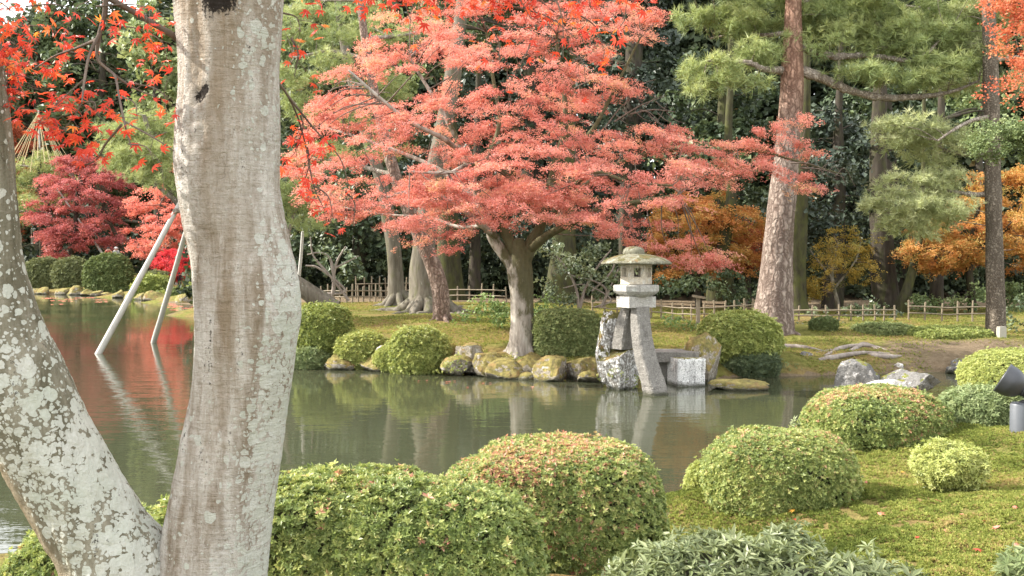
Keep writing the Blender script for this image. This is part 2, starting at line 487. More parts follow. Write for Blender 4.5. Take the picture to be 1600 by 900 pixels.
def maple_bark():
    m = bark_mat('bark_main_maple', (.15, .125, .095), (.46, .425, .365))
    nt = m.node_tree; bs = nt.nodes['Principled BSDF']
    c = bs.inputs['Base Color'].links[0].from_socket
    co = coords(nt); sp = nd(nt, 'SeparateXYZ'); nt.links.new(co, sp.inputs[0])
    n = noise_n(nt, mapping(nt, co, (1, 1, .5)), 5, 8, .7)
    f = math_n(nt, 'ADD', math_n(nt, 'MULTIPLY', math_n(nt, 'SUBTRACT', n, .5), 2.4), math_n(nt, 'MULTIPLY', math_n(nt, 'SUBTRACT', sp.outputs['Z'], .85), .55))
    f = math_n(nt, 'ADD', f, math_n(nt, 'MULTIPLY', sp.outputs['X'], 1.3))
    k = ramp(nt, f, [(.0, 0.0), (.35, .9)])
    c2 = mix(nt, k, c, mix(nt, noise_n(nt, co, 14, 4), (.035, .034, .012), (.105, .10, .04)))
    nt.links.new(c2, bs.inputs['Base Color'])
    return m
M['bark_main_maple'] = maple_bark()
M['twig'] = bark_mat('twig_bark', (.07, .05, .04), (.20, .16, .13))
M['twig_pale'] = bark_mat('twig_bark_pale', (.16, .13, .11), (.34, .30, .26))
M['bamboo'] = plain_mat('weathered_bamboo', (.20, .16, .105), .6, .35, 12)
M['pole'] = plain_mat('weathered_pole', (.42, .40, .36), .75, .35, 14, stretch=(1, 1, .2))
M['rope'] = plain_mat('straw_rope', (.52, .42, .24), .9, .2, 30)
M['wood_post'] = plain_mat('grey_timber', (.26, .22, .16), .85, .3, 12)
# ------------------------------------------------------------------ the ground and the pond
POND = np.array([(-80, -2), (-30, 3), (-12, 6.2), (-5.2, 7.4), (-2.5, 8.2), (0, 8.7), (1.2, 9.4), (2.0, 10.6), (2.7, 11.9), (3.6, 12.7), (5.0, 14.2), (6.1, 16.6),
                 (6.8, 18.3), (8.3, 19.1), (9.4, 18.8), (11, 19.6), (14, 20.3), (25, 20.6), (25, 23.6), (14, 22.8), (11, 23.0), (9.5, 23.1), (8, 22.7),
                 (6.5, 22.3), (5, 22.1), (4.2, 21.6), (3.4, 21.3), (2.6, 21.6), (1.5, 21.7), (.8, 22.2), (0, 22.6), (-.9, 22.9), (-1.8, 23.0),
                 (-2.7, 23.3), (-3.8, 23.9), (-4.9, 24.1), (-6, 25), (-6.8, 27), (-7.6, 30), (-9, 38), (-14, 48), (-18.2, 56.5), (-20.5, 60),
                 (-24.5, 65), (-30, 71), (-36, 74), (-50, 78), (-80, 82)], float)

def pond_sd(x, y):
    p = np.stack([x, y], -1); d = np.full(len(p), 1e9); ins = np.zeros(len(p), bool)
    n = len(POND)
    for i in range(n):
        a, b = POND[i], POND[(i + 1) % n]; e = b - a
        w = p - a; t = np.clip((w @ e) / (e @ e), 0, 1)
        d = np.minimum(d, np.linalg.norm(w - t[:, None] * e, axis=1))
        c = (a[1] > p[:, 1]) != (b[1] > p[:, 1])
        xx = a[0] + (p[:, 1] - a[1]) / (b[1] - a[1] + 1e-12) * (b[0] - a[0])
        ins ^= c & (p[:, 0] < xx)
    return np.where(ins, -d, d)

CTRL = np.array([(0, 0, 1.0), (-3, 3, 1.0), (-5, 6, .6), (0, 5, .95), (1.2, 6.6, .5), (-1.5, 6.5, .6), (2.6, 6.0, .8), (4, 6, 1.05), (5, 9.9, 1.0), (7, 9, 1.2), (2.6, 9, .7), (8, 14, .7), (7.5, 17.4, .10), (8.6, 18.2, .08), (6.4, 15.8, .28),
                 (4.4, 12, .62), (12, 14, 1.1), (20, 10, 1.5), (7, 6, 1.35), (0, 24, .55), (-4, 26, .7), (-3, 29, .9), (0, 28, .85), (-5, 35, 1.0), (0, 36, 1.0),
                 (2.5, 23, .36), (4, 24, .45), (7, 24.3, .42), (7, 27.5, .75), (12, 24, .36), (12, 26, .62), (10, 30, .8), (20, 30, 1), (0, 60, 1.2),
                 (20, 60, 1.2), (-25, 75, .55), (-30, 77, .45), (-24.5, 69, .4), (-21, 64, .35), (-36, 78, .45), (-40, 92, 1.3), (-25, 90, 1.2), (-12, 52, 1.0), (-17, 62, .6), (60, 40, 2), (-60, 100, 2), (40, 100, 2)], float)

def zg(x, y):
    x = np.atleast_1d(np.asarray(x, float)); y = np.atleast_1d(np.asarray(y, float))
    d2 = (x[:, None] - CTRL[None, :, 0]) ** 2 + (y[:, None] - CTRL[None, :, 1]) ** 2 + .15
    w = d2 ** -1.6
    t = (w * CTRL[None, :, 2]).sum(1) / w.sum(1)
    sd = pond_sd(x, y)
    q = np.stack([x, y, np.zeros_like(x)], -1)
    t = t + .10 * fbm(q * .45, 3, 3) * np.clip(sd / 2, 0, 1) + .02 * fbm(q * 2.5, 2, 9)
    s = np.clip(sd / 1.3, 0, 1); s = 1 - (1 - s) ** 2
    out = -.06 + (t + .06) * s
    ins = -.08 - .7 * np.clip(-sd / 3, 0, 1)
    return np.where(sd > 0, out, ins)

def zg1(x, y):
    return float(zg(x, y)[0])

def G(px, Y):
    """point of the ground at distance Y under photograph column px"""
    x = (px - 800) / 1600 * Y * 1.0
    return np.array([x, Y, zg1(x, Y)])

def build_ground():
    m, nt, bs, out = new_mat('moss_ground')
    co = coords(nt)
    at = nd(nt, 'Attribute', attribute_name='rnd').outputs['Fac']
    n1 = noise_n(nt, co, .9, 7, .62, .3); n2 = noise_n(nt, co, 9, 6, .65); n3 = noise_n(nt, co, 60, 3)
    g = ramp(nt, n2, [(.25, (.11, .125, .035)), (.5, (.24, .24, .065)), (.75, (.37, .34, .11))])
    o = ramp(nt, n2, [(.25, (.22, .14, .06)), (.75, (.44, .32, .14))])
    c = mix(nt, ramp(nt, n1, [(.43, 0.0), (.58, .85)]), g, o)
    dirt = ramp(nt, n2, [(.2, (.17, .12, .075)), (.8, (.38, .29, .20))])
    f = ramp(nt, math_n(nt, 'ADD', at, math_n(nt, 'MULTIPLY', math_n(nt, 'SUBTRACT', n1, .5), .9)), [(.40, 0.0), (.62, 1.0)])
    c = mix(nt, f, c, dirt)
    c = mix(nt, math_n(nt, 'MULTIPLY', n3, .5), c, (.05, .045, .012), 'MIX')
    nt.links.new(c, bs.inputs['Base Color']); bs.inputs['Roughness'].default_value = .95; bs.inputs['Specular IOR Level'].default_value = .05
    bump(nt, bs, math_n(nt, 'ADD', n2, math_n(nt, 'MULTIPLY', n3, .6)), 1.0, .10)
    def axis(lo, hi, c, n, near):
        u = np.linspace(-1, 1, n); k = 5.0
        s = np.sinh(k * u) / np.sinh(k)
        v = np.where(s < 0, c + s * (c - lo), c + s * (hi - c))
        return v
    xs = np.unique(np.concatenate([np.linspace(-12, 14, 230), np.linspace(-400, -12, 60), np.linspace(14, 400, 60)]))
    ys = np.unique(np.concatenate([np.linspace(-12, 3, 20), np.linspace(3, 38, 300), np.linspace(38, 110, 80), np.linspace(110, 700, 30)]))
    X, Y = np.meshgrid(xs, ys); x = X.ravel(); y = Y.ravel()
    z = np.concatenate([zg(x[i:i + 20000], y[i:i + 20000]) for i in range(0, len(x), 20000)])
    # bare earth: the trodden far bank on the right, under woodland, pond bed
    d = np.zeros(len(x))
    d += 1.0 * np.exp(-((x - 10.9) / 2.6) ** 2 - ((y - 24.4) / 1.5) ** 2)
    d += .55 * np.exp(-((x - 5.0) / .6) ** 2 - ((y - 9.3) / .5) ** 2)
    d += .95 * np.clip((y - 33) / 5, 0, 1) * np.clip((x + 12) / 5, 0, 1)
    d += np.where(z < .03, 1, 0)
    d += .35 * np.exp(-((z - .12) / .12) ** 2) * (y < 40)
    mb = MB(); nx = len(xs)
    i = np.arange(len(ys) - 1)[:, None] * nx; j = np.arange(nx - 1)[None, :]
    F = np.stack([i + j, i + j + 1, i + nx + j + 1, i + nx + j], -1).reshape(-1, 4)
    mb.add(np.stack([x, y, z], -1), F, 0, np.clip(d, 0, 1), True)
    o = mb.build('ground', m); o['kind'] = 'structure'

    # moss cushions on the near slope
    n = 150000
    yy = 4.2 + 9.5 * rng.random(n) ** 1.25; xx = yy * rng.uniform(.08, .56, n)
    sd = pond_sd(xx, yy); k = sd > .12; xx, yy = xx[k], yy[k]
    keep = rng.random(len(xx)) < np.clip(1.25 - .9 * np.exp(-((xx - 5.0) / .6) ** 2 - ((yy - 9.3) / .45) ** 2) , 0, 1)
    xx, yy = xx[keep], yy[keep]
    pts = np.stack([xx, yy, zg(xx, yy)], -1)
    f = fbm(pts * 1.4, 4, 8); f2 = fbm(pts * 9, 3, 18)
    keep = f2 > -.28
    pts, f, f2 = pts[keep], f[keep], f2[keep]
    a = np.clip(.48 + .75 * f + .5 * f2 + rng.normal(0, .14, len(pts)), 0, 1)
    mb = MB()
    ax = unit(np.array([0, 0, 1.0]) + .35 * rng.normal(size=(len(pts), 3)))
    pts[:, 2] += .030 * (f2 + .15)
    scatter(mb, T_MO, pts, ax, rng.uniform(.012, .024, len(pts)), a)
    o = mb.build('moss', M['moss']); o['kind'] = 'stuff'

    # thin short moss and grass on the far lawn
    n = 90000
    yy = rng.uniform(21.5, 36, n); xx = yy * rng.uniform(-.26, .56, n)
    sd = pond_sd(xx, yy); k = sd > .1; xx, yy = xx[k], yy[k]
    bare = np.exp(-((xx - 10.9) / 2.4) ** 2 - ((yy - 24.4) / 1.3) ** 2)
    k = rng.random(len(xx)) > bare * 1.1; xx, yy = xx[k], yy[k]
    pts = np.stack([xx, yy, zg(xx, yy)], -1)
    f = fbm(pts * .8, 4, 31)
    k = f > -.12; pts = pts[k]; f = f[k]
    mb = MB()
    scatter(mb, T_MO, pts, unit(np.array([0, 0, 1.0]) + .3 * rng.normal(size=(len(pts), 3))), rng.uniform(.02, .045, len(pts)), np.clip(.58 + 1.1 * f + rng.normal(0, .16, len(pts)), 0, 1))
    o = mb.build('lawn_moss', M['moss']); o['kind'] = 'stuff'

build_ground()

def build_water():
    m, nt, bs, out = new_mat('pond_water')
    co = coords(nt)
    n0 = noise_n(nt, co, .35, 3)
    nt.links.new(mix(nt, n0, (.036, .040, .022), (.056, .060, .034)), bs.inputs['Base Color'])
    bs.inputs['Roughness'].default_value = .015; bs.inputs['IOR'].default_value = 1.36
    bs.inputs['Specular IOR Level'].default_value = .75
    a = noise_n(nt, mapping(nt, co, (.55, 1.5, 1)), 1.5, 3, .5)
    b = noise_n(nt, mapping(nt, co, (1.0, 2.2, 1)), 7.0, 2, .5)
    w = noise_n(nt, co, .16, 2)
    h = math_n(nt, 'ADD', a, math_n(nt, 'MULTIPLY', b, .16))
    h = math_n(nt, 'MULTIPLY', h, math_n(nt, 'ADD', ramp(nt, w, [(.38, .25), (.62, 1.0)]), 0.0))
    bump(nt, bs, h, .34, .035)
    mb = MB()
    mb.add([(-85, -3, 0), (26, -3, 0), (26, 90, 0), (-85, 90, 0)], [[0, 1, 2, 3]])
    o = mb.build('water', m); o['kind'] = 'structure'

build_water()

# ------------------------------------------------------------------ the near maple with two trunks
def fg_bark(name, right):
    m, nt, bs, out = new_mat(name)
    co = coords(nt)
    st = mapping(nt, co, (1, 1, .13)); st2 = mapping(nt, co, (.7, .7, 2.2))
    a = noise_n(nt, st, 16, 8, .62, .3); b = noise_n(nt, co, 4.5, 6, .6, .5); c0 = noise_n(nt, st2, 26, 5, .6, .6); fine = noise_n(nt, co, 90, 4, .65)
    big = noise_n(nt, mapping(nt, co, (1, 1, .35)), 3.2, 4, .6, .2)
    if right:
        base = mix(nt, ramp(nt, a, [(.38, 0.0), (.61, 1.0)]), (.24, .195, .145), (.55, .52, .47))
        base = mix(nt, ramp(nt, big, [(.46, 0.0), (.66, .75)]), base, (.54, .52, .48))
        base = mix(nt, ramp(nt, c0, [(.56, 0.0), (.72, .45)]), base, (.60, .58, .53))
        fleck = noise_n(nt, mapping(nt, co, (1, 1, .55)), 55, 5, .7, .5)
        base = mix(nt, ramp(nt, fleck, [(.53, 0.0), (.66, .5)]), base, (.16, .125, .09))
        wr = noise_n(nt, mapping(nt, co, (.35, .35, 2.6)), 24, 6, .7, 1.2)
        base = mix(nt, ramp(nt, wr, [(.56, 0.0), (.68, .28)]), base, (.18, .14, .10))
    else:
        base = mix(nt, ramp(nt, a, [(.38, 0.0), (.62, 1.0)]), (.12, .11, .075), (.27, .25, .19))
        base = mix(nt, ramp(nt, c0, [(.60, 0.0), (.72, .35)]), base, (.34, .32, .27))
    geo = nd(nt, 'SeparateXYZ'); nt.links.new(co, geo.inputs[0])
    vo = []
    # rounded lichen rosettes of three sizes
    wob = nd(nt, 'TexNoise'); wob.inputs['Scale'].default_value = 38; wob.inputs['Detail'].default_value = 3; nt.links.new(co, wob.inputs['Vector'])
    ws = nd(nt, 'VectorMath', operation='SCALE'); ws.inputs['Scale'].default_value = .022; nt.links.new(wob.outputs['Color'], ws.inputs[0])
    wc = nd(nt, 'VectorMath', operation='ADD'); nt.links.new(co, wc.inputs[0]); nt.links.new(ws.outputs[0], wc.inputs[1])
    zone = nd(nt, 'Attribute', attribute_name='rnd').outputs['Fac']
    tot = None
    for i, (s, lo) in enumerate([(17, .62), (34, .60), (70, .55)]):
        v = nd(nt, 'TexVoronoi'); v.inputs['Scale'].default_value = s; nt.links.new(wc.outputs[0], v.inputs['Vector'])
        sp = nd(nt, 'SeparateColor'); nt.links.new(v.outputs['Color'], sp.inputs[0])
        # a cell carries a patch when its random value is under the zone's amount
        on = math_n(nt, 'LESS_THAN', sp.outputs[0], math_n(nt, 'MULTIPLY', zone, 1.15))
        rad = math_n(nt, 'ADD', math_n(nt, 'MULTIPLY', sp.outputs[1], .35), math_n(nt, 'MULTIPLY', zone, .30))
        rad = math_n(nt, 'ADD', rad, .05)
        k = math_n(nt, 'MULTIPLY', math_n(nt, 'LESS_THAN', v.outputs['Distance'], rad), on)
        tot = k if tot is None else math_n(nt, 'MAXIMUM', tot, k)
    lc = mix(nt, fine, (.40, .41, .35), (.66, .66, .61))
    lc = mix(nt, ramp(nt, b, [(.4, 0.0), (.65, .6)]), lc, (.46, .50, .42))
    c = mix(nt, math_n(nt, 'MULTIPLY', tot, .84), base, lc)
    # black rot scars
    sc_ = nd(nt, 'Attribute', attribute_name='scar').outputs['Fac']
    kscar = ramp(nt, math_n(nt, 'ADD', sc_, math_n(nt, 'ADD', math_n(nt, 'MULTIPLY', math_n(nt, 'SUBTRACT', fine, .5), 1.5), math_n(nt, 'MULTIPLY', math_n(nt, 'SUBTRACT', a, .5), 2.2))), [(.38, 0.0), (.58, 1.0)])
    # warm brown heartwood streak
    br = nd(nt, 'Attribute', attribute_name='brown').outputs['Fac']
    k = math_n(nt, 'MULTIPLY', br, ramp(nt, a, [(.30, .95), (.70, .35)]))
    k = math_n(nt, 'MULTIPLY', k, math_n(nt, 'SUBTRACT', 1.0, math_n(nt, 'MULTIPLY', tot, .8)))
    c = mix(nt, k, c, (.25, .19, .125))
    # fissures
    cr = nd(nt, 'TexVoronoi', feature='DISTANCE_TO_EDGE'); cr.inputs['Scale'].default_value = 9
    cw = nd(nt, 'VectorMath', operation='ADD'); ws2 = nd(nt, 'VectorMath', operation='SCALE'); ws2.inputs['Scale'].default_value = .25
    w2 = nd(nt, 'TexNoise'); w2.inputs['Scale'].default_value = 6; w2.inputs['Detail'].default_value = 5; nt.links.new(co, w2.inputs['Vector'])
    nt.links.new(w2.outputs['Color'], ws2.inputs[0]); nt.links.new(mapping(nt, co, (1, 1, .4)), cw.inputs[0]); nt.links.new(ws2.outputs[0], cw.inputs[1]); nt.links.new(cw.outputs[0], cr.inputs['Vector'])
    ck = ramp(nt, cr.outputs['Distance'], [(0.0, 1.0), (.022, 0.0)])
    ck = math_n(nt, 'MULTIPLY', ck, ramp(nt, big, [(.56, 0.0), (.72, .35)]))
    c = mix(nt, ck, c, (.09, .07, .05))
    c = mix(nt, kscar, c, (.025, .02, .016))
    nt.links.new(c, bs.inputs['Base Color']); bs.inputs['Roughness'].default_value = .92; bs.inputs['Specular IOR Level'].default_value = .12
    h = math_n(nt, 'ADD', math_n(nt, 'MULTIPLY', a, 1.6), math_n(nt, 'MULTIPLY', fine, .35))
    if right:
        h = math_n(nt, 'SUBTRACT', h, math_n(nt, 'MULTIPLY', wr, .6)); h = math_n(nt, 'SUBTRACT', h, math_n(nt, 'MULTIPLY', fleck, .7))
    h = math_n(nt, 'ADD', h, math_n(nt, 'MULTIPLY', c0, .35))
    h = math_n(nt, 'ADD', h, math_n(nt, 'MULTIPLY', tot, .22))
    h = math_n(nt, 'SUBTRACT', h, math_n(nt, 'MULTIPLY', ck, .9))
    bump(nt, bs, h, .9, .022)
    return m

def traced_trunk(name, rows, Y, mat, parent, seed, zone_f, scars=(), brown_f=None, nseg=128, nrow=260, Yf=None):
    """rows: (py, left edge, right edge) of the trunk in the photograph, each turned into a ring of real radius"""
    rows = np.array(rows, float)
    t = np.linspace(0, 1, nrow)
    ti = np.linspace(0, 1, len(rows))
    # smooth interpolation
    def sm(v):
        k = np.interp(t, ti, v); w = np.hanning(15); w /= w.sum()
        return np.convolve(np.pad(k, 7, 'edge'), w, 'valid')
    py, L, Rr = sm(rows[:, 0]), sm(rows[:, 1]), sm(rows[:, 2])
    Ys = np.full(nrow, Y) if Yf is None else Yf(py)
    C = np.array([P((l + r) / 2, p, yy) for p, l, r, yy in zip(py, L, Rr, Ys)])
    T = unit(np.gradient(C, axis=0))
    half = (Rr - L) / 2 / 1600 * Ys
    cosl = np.abs(T[:, 2])                      # a leaning trunk looks wider along the row than it is thick
    rad = half * np.clip(cosl, .5, 1)
    X = unit(np.cross(np.array([0, 1.0, 0]), T)); X = np.where((X[:, :1] < 0), -X, X)
    B = np.cross(T, X); B = np.where((B[:, 1:2] > 0), -B, B)     # toward the camera
    ang = np.arange(nseg) * 2 * math.pi / nseg
    ring = X[:, None, :] * np.cos(ang)[None, :, None] + B[:, None, :] * np.sin(ang)[None, :, None]
    V0 = C[:, None, :] + ring * rad[:, None, None]
    q = V0.reshape(-1, 3)
    d = .035 * fbm(q * np.array([5, 5, 1.3]), 4, seed) + .016 * fbm(q * np.array([22, 22, 3.2]), 3, seed + 3) + .006 * fbm(q * np.array([40, 40, 40]), 3, seed + 5)
    d += .012 * np.sin(ang * 5 + 1.3)[None, :].repeat(nrow, 0).ravel() * (fbm(q * 2.0, 2, seed + 9) + .3)
    # creases and burls facing the camera stay off the traced outline
    lim = np.abs(np.cos(ang))[None, :].repeat(nrow, 0).ravel()
    d *= (1 - .55 * lim ** 3)
    PXr = np.cos(ang)[None, :].repeat(nrow, 0).ravel(); PYr = np.repeat(py, nseg); front = np.sin(ang)[None, :].repeat(nrow, 0).ravel()
    pxs = np.repeat((L + Rr) / 2, nseg) + PXr * np.repeat((Rr - L) / 2, nseg)
    scar = np.zeros(len(q))
    for (sx, sy, rx, ry) in scars:
        g = np.exp(-((pxs - sx) / rx) ** 2 - ((PYr - sy) / ry) ** 2) * (front > 0)
        scar = np.maximum(scar, g); d -= .006 * g
    V = q + ring.reshape(-1, 3) * d[:, None]
    mb = MB()
    i = np.arange(nrow - 1)[:, None] * nseg; j = np.arange(nseg)[None, :]
    F = np.stack([i + j, i + (j + 1) % nseg, i + nseg + (j + 1) % nseg, i + nseg + j], -1).reshape(-1, 4)
    zone = np.clip(zone_f(PXr, PYr, front, q), 0, 1)
    mb.add(V, F, 0, zone, True)
    o = mb.build(name, mat, parent)
    at = o.data.attributes.new('scar', 'FLOAT', 'POINT'); at.data.foreach_set('value', scar.astype(np.float32))
    at = o.data.attributes.new('brown', 'FLOAT', 'POINT')
    at.data.foreach_set('value', (np.zeros(len(q)) if brown_f is None else np.clip(brown_f(PXr, PYr, front, q), 0, 1)).astype(np.float32))
    return o

def leafy_twig(mbw, mbl, pts, r0, nsub, nleaf, spread, lscale, Ts=T_ML, droop=.5, rsub=.35):
    """a drooping twig with side twigs and hanging maple leaves"""
    p, r = tube(mbw, pts, np.linspace(r0, r0 * .3, len(pts)), 6, 5)
    for s in range(nsub):
        i = rng.integers(len(p) // 4, len(p)); d = rdir(1)[0]; d[2] -= droop; d[1] *= .8; d = unit(d)
        l = spread * rng.uniform(.5, 1.2)
        q = np.array([p[i], p[i] + d * l * .5 + rdir(1)[0] * l * .12, p[i] + d * l + np.array([0, 0, -.15 * l])])
        tp, tr = tube(mbw, q, [r0 * rsub, r0 * rsub * .6, r0 * rsub * .3], 5, 4)
        k = max(1, int(rng.poisson(nleaf)))
        idx = rng.integers(2, len(tp), k)
        pos = tp[idx] + rng.normal(0, .02, (k, 3)) + np.array([0, 0, -.02])
        ax = unit(np.array([0, -.45, .75]) + .55 * rng.normal(size=(k, 3)))
        dn = np.array([0, 0, -.8]) + rng.normal(size=(k, 3)) * .8
        for T in range(len(Ts)):
            kk = np.arange(k) % len(Ts) == T
            inst(mbl, Ts[T], pos[kk], ax[kk], lscale * rng.uniform(.7, 1.15, kk.sum()), np.clip(rng.normal(.45, .24, kk.sum()), 0, 1), spin=dn[kk])

def near_maple():
    Y = 3.9
    b = P(262, 1058, Y)
    t = thing('maple_tree', 'near maple with two lichen spotted grey trunks rising in front of the pond', 'tree', (b[0], b[1], zg1(b[0], b[1])))
    right = [(-420, 305, 450), (-200, 285, 440), (-60, 270, 442), (0, 273, 440), (60, 278, 438), (130, 281, 434), (200, 275, 437), (250, 273, 436), (300, 279, 437), (340, 287, 444), (380, 298, 452), (420, 306, 460),
             (460, 310, 465), (490, 311, 466), (540, 310, 459), (600, 305, 452), (650, 295, 444), (700, 284, 438), (750, 274, 432), (800, 263, 426), (850, 255, 420),
             (900, 246, 417), (960, 225, 420), (1020, 200, 430), (1085, 160, 450)]
    left = [(-420, -250, -160), (-200, -190, -80), (0, -140, -15), (150, -118, 6), (270, -106, 15), (330, -100, 22), (400, -94, 30), (450, -90, 42), (500, -84, 60), (540, -78, 77), (580, -68, 100), (620, -52, 122),
            (680, -16, 151), (720, 8, 173), (780, 44, 206), (820, 62, 233), (860, 83, 262), (900, 96, 285), (960, 112, 318), (1020, 115, 345), (1085, 95, 370)]
    def zr(cx, py, fr, q):
        n = fbm(q * 3.0, 4, 70)
        side = np.clip((cx - .25) / .6, 0, 1)
        return .06 + .46 * side + .9 * n * (side + .2) + .35 * np.exp(-((py - 560) / 170) ** 2) * np.clip(cx + .2, 0, 1) - .35 * np.exp(-((py - 330) / 110) ** 2) + .25 * np.clip((py - 780) / 120, 0, 1) * np.clip(-cx, 0, 1)
    def br(cx, py, fr, q):
        n = fbm(q * np.array([4, 4, .8]), 3, 33)
        c = -.10 + .25 * np.sin(py / 190)
        return np.exp(-((cx - c) / .58) ** 2) * (.85 + 1.1 * n) * np.clip((840 - py) / 240, .25, 1) + .35 * np.clip((240 - py) / 150, 0, 1)
    traced_trunk('trunk', right, Y, fg_bark('bark_near_brown', True), t, 5, zr, [(368, 20, 30, 24), (336, 157, 11, 8), (332, 164, 7, 9), (342, 150, 6, 5), (326, 134, 5, 4)], br)
    def zl(cx, py, fr, q):
        n = fbm(q * 3.2, 4, 55)
        a = np.interp(py, [0, 250, 400, 560, 640, 760, 900, 1080], [.10, .16, .42, .55, .64, .85, .98, .9])
        edge = np.clip((-cx - .45) / .4, 0, 1)
        return a + .55 * n - 1.0 * edge + .1 * cx
    def bl(cx, py, fr, q):
        return np.clip((-cx - .45) / .3, 0, 1) * .9
    traced_trunk('trunk', left, Y, fg_bark('bark_near_olive', False), t, 21, zl, [], bl, Yf=lambda p: np.interp(p, [-420, 700, 900, 1085], [3.55, 3.8, 3.88, 3.92]))
    # boughs overhead and the drooping twigs in view
    mw = MB(); ml = MB()
    W = lambda *a: [P(*q) for q in a]
    tube(mw, W((300, 75, 4.0), (258, 48, 3.9), (215, 22, 3.8), (165, -6, 3.7), (90, -60, 3.6), (-60, -140, 3.5)), [.013, .012, .011, .011, .013, .02], 8, 6, rough=.15)
    tube(mw, W((166, -4, 3.7), (163, 25, 3.72), (155, 55, 3.74), (152, 90, 3.76), (168, 108, 3.78), (205, 135, 3.8), (240, 150, 3.82)), [.010, .009, .008, .006, .0055, .004, .002], 7, 6, rough=.15)
    tube(mw, W((157, 50, 3.74), (140, 85, 3.7), (132, 125, 3.66), (128, 160, 3.62)), [.008, .006, .005, .003], 6, 5)
    tube(mw, W((168, 108, 3.78), (180, 120, 3.7), (186, 150, 3.65), (194, 190, 3.6), (205, 230, 3.55)), [.006, .005, .004, .004, .002], 6, 5)
    tube(mw, W((155, 60, 3.74), (120, 75, 3.9), (85, 88, 4.0), (50, 110, 4.1)), [.007, .005, .004, .002], 6, 5)
    tube(mw, W((190, 195, 3.6), (165, 225, 3.7), (150, 250, 3.75), (120, 262, 3.8)), [.005, .004, .003, .002], 6, 5)
    tube(mw, W((195, 190, 3.6), (240, 215, 3.6), (272, 236, 3.6)), [.004, .003, .002], 6, 5)
    tube(mw, W((434, 128, 4.0), (450, 150, 4.1), (466, 185, 4.2), (478, 230, 4.25), (490, 290, 4.3), (508, 330, 4.3)), [.007, .005, .004, .0035, .003, .002], 6, 6)
    tube(mw, W((450, 150, 4.1), (490, 200, 4.2), (530, 245, 4.3), (545, 290, 4.35)), [.006, .004, .003, .002], 6, 5)
    tube(mw, W((430, -120, 4.0), (520, -110, 4.2), (640, -100, 4.4), (800, -95, 4.6), (980, -75, 4.8)), [.03, .025, .02, .016, .01], 7, 6, rough=.15)
    spec = []
    # left of the trunks: (px, py, Y) starts of leafy twigs
    for (x0, y0, x1, y1, yy, ns, nl) in [(-40, -20, 60, 70, 3.9, 9, 4), (-60, 30, 70, 110, 4.1, 12, 5), (-30, 60, 40, 150, 3.7, 12, 5), (10, 40, 110, 60, 4.3, 8, 4), (-40, 110, 60, 140, 4.0, 11, 5), (40, 10, 120, 20, 4.0, 7, 4),
                                         (130, 125, 60, 190, 3.7, 11, 5), (128, 160, 90, 215, 3.7, 9, 4), (186, 40, 240, 70, 3.9, 6, 3), (205, 130, 270, 165, 3.8, 7, 3), (100, 80, 150, 110, 4.0, 6, 2), (150, 10, 250, 20, 3.7, 6, 3),
                                         (128, 160, 150, 175, 3.7, 5, 3), (190, 150, 215, 190, 3.6, 4, 2), (200, 225, 240, 250, 3.6, 4, 2), (230, 50, 262, 100, 4.0, 4, 2)]:
        leafy_twig(mw, ml, W((x0, y0, yy), ((x0 + x1) / 2 + 8, (y0 + y1) / 2 - 8, yy), (x1, y1, yy)), .0035, ns, nl * .95, .15, .034, droop=.25)
    for (x0, y0, x1, y1, yy, ns, nl) in [(440, 20, 470, 50, 4.2, 5, 3), (470, 180, 460, 240, 4.2, 7, 3), (480, 230, 470, 300, 4.3, 8, 3), (490, 290, 520, 340, 4.3, 5, 2), (455, 60, 460, 120, 4.2, 5, 2), (540, 300, 552, 350, 4.3, 3, 2),
                                         (560, -60, 590, 10, 4.3, 6, 3), (640, -50, 690, 20, 4.4, 9, 4), (700, -60, 790, 0, 4.6, 12, 5), (760, -40, 830, 30, 4.6, 11, 4), (830, -60, 930, 20, 4.7, 12, 5), (800, 10, 900, 60, 4.7, 8, 3),
                                         (860, -20, 880, 90, 4.7, 7, 3), (900, 20, 945, 80, 4.8, 9, 4), (930, -40, 1010, 5, 4.8, 8, 4), (760, 40, 780, 100, 4.6, 5, 2), (830, 60, 800, 120, 4.7, 5, 2), (890, 80, 915, 130, 4.8, 4, 2), (600, -30, 640, 30, 4.3, 6, 3), (440, -20, 540, -5, 4.2, 7, 4),
                                         (550, -40, 640, -10, 4.3, 8, 5), (640, -30, 760, -5, 4.4, 10, 5), (770, -30, 900, -5, 4.6, 10, 5)]:
        leafy_twig(mw, ml, W((x0, y0, yy), ((x0 + x1) / 2 + 8, (y0 + y1) / 2 - 8, yy), (x1, y1, yy)), .0045, ns, nl * .75, .14, .037, droop=.3)
    # unseen crown above the frame, thickened sunward to shade the trunk
    for k in range(95):
        c = np.array([rng.uniform(-5.2, -1.2) if k < 70 else rng.uniform(-1.5, 2.5), rng.uniform(2.2, 5.6), rng.uniform(4.3, 6.4)])
        leafy_twig(mw, ml, [c, c + rng.normal(0, .25, 3), c + rng.normal(0, .5, 3)], .008, 10, 6, .3, .05, droop=.2)
    mw.build('branch', M['twig'], t)
    ml.build('crown', M['maple_fg'], t)

near_maple()

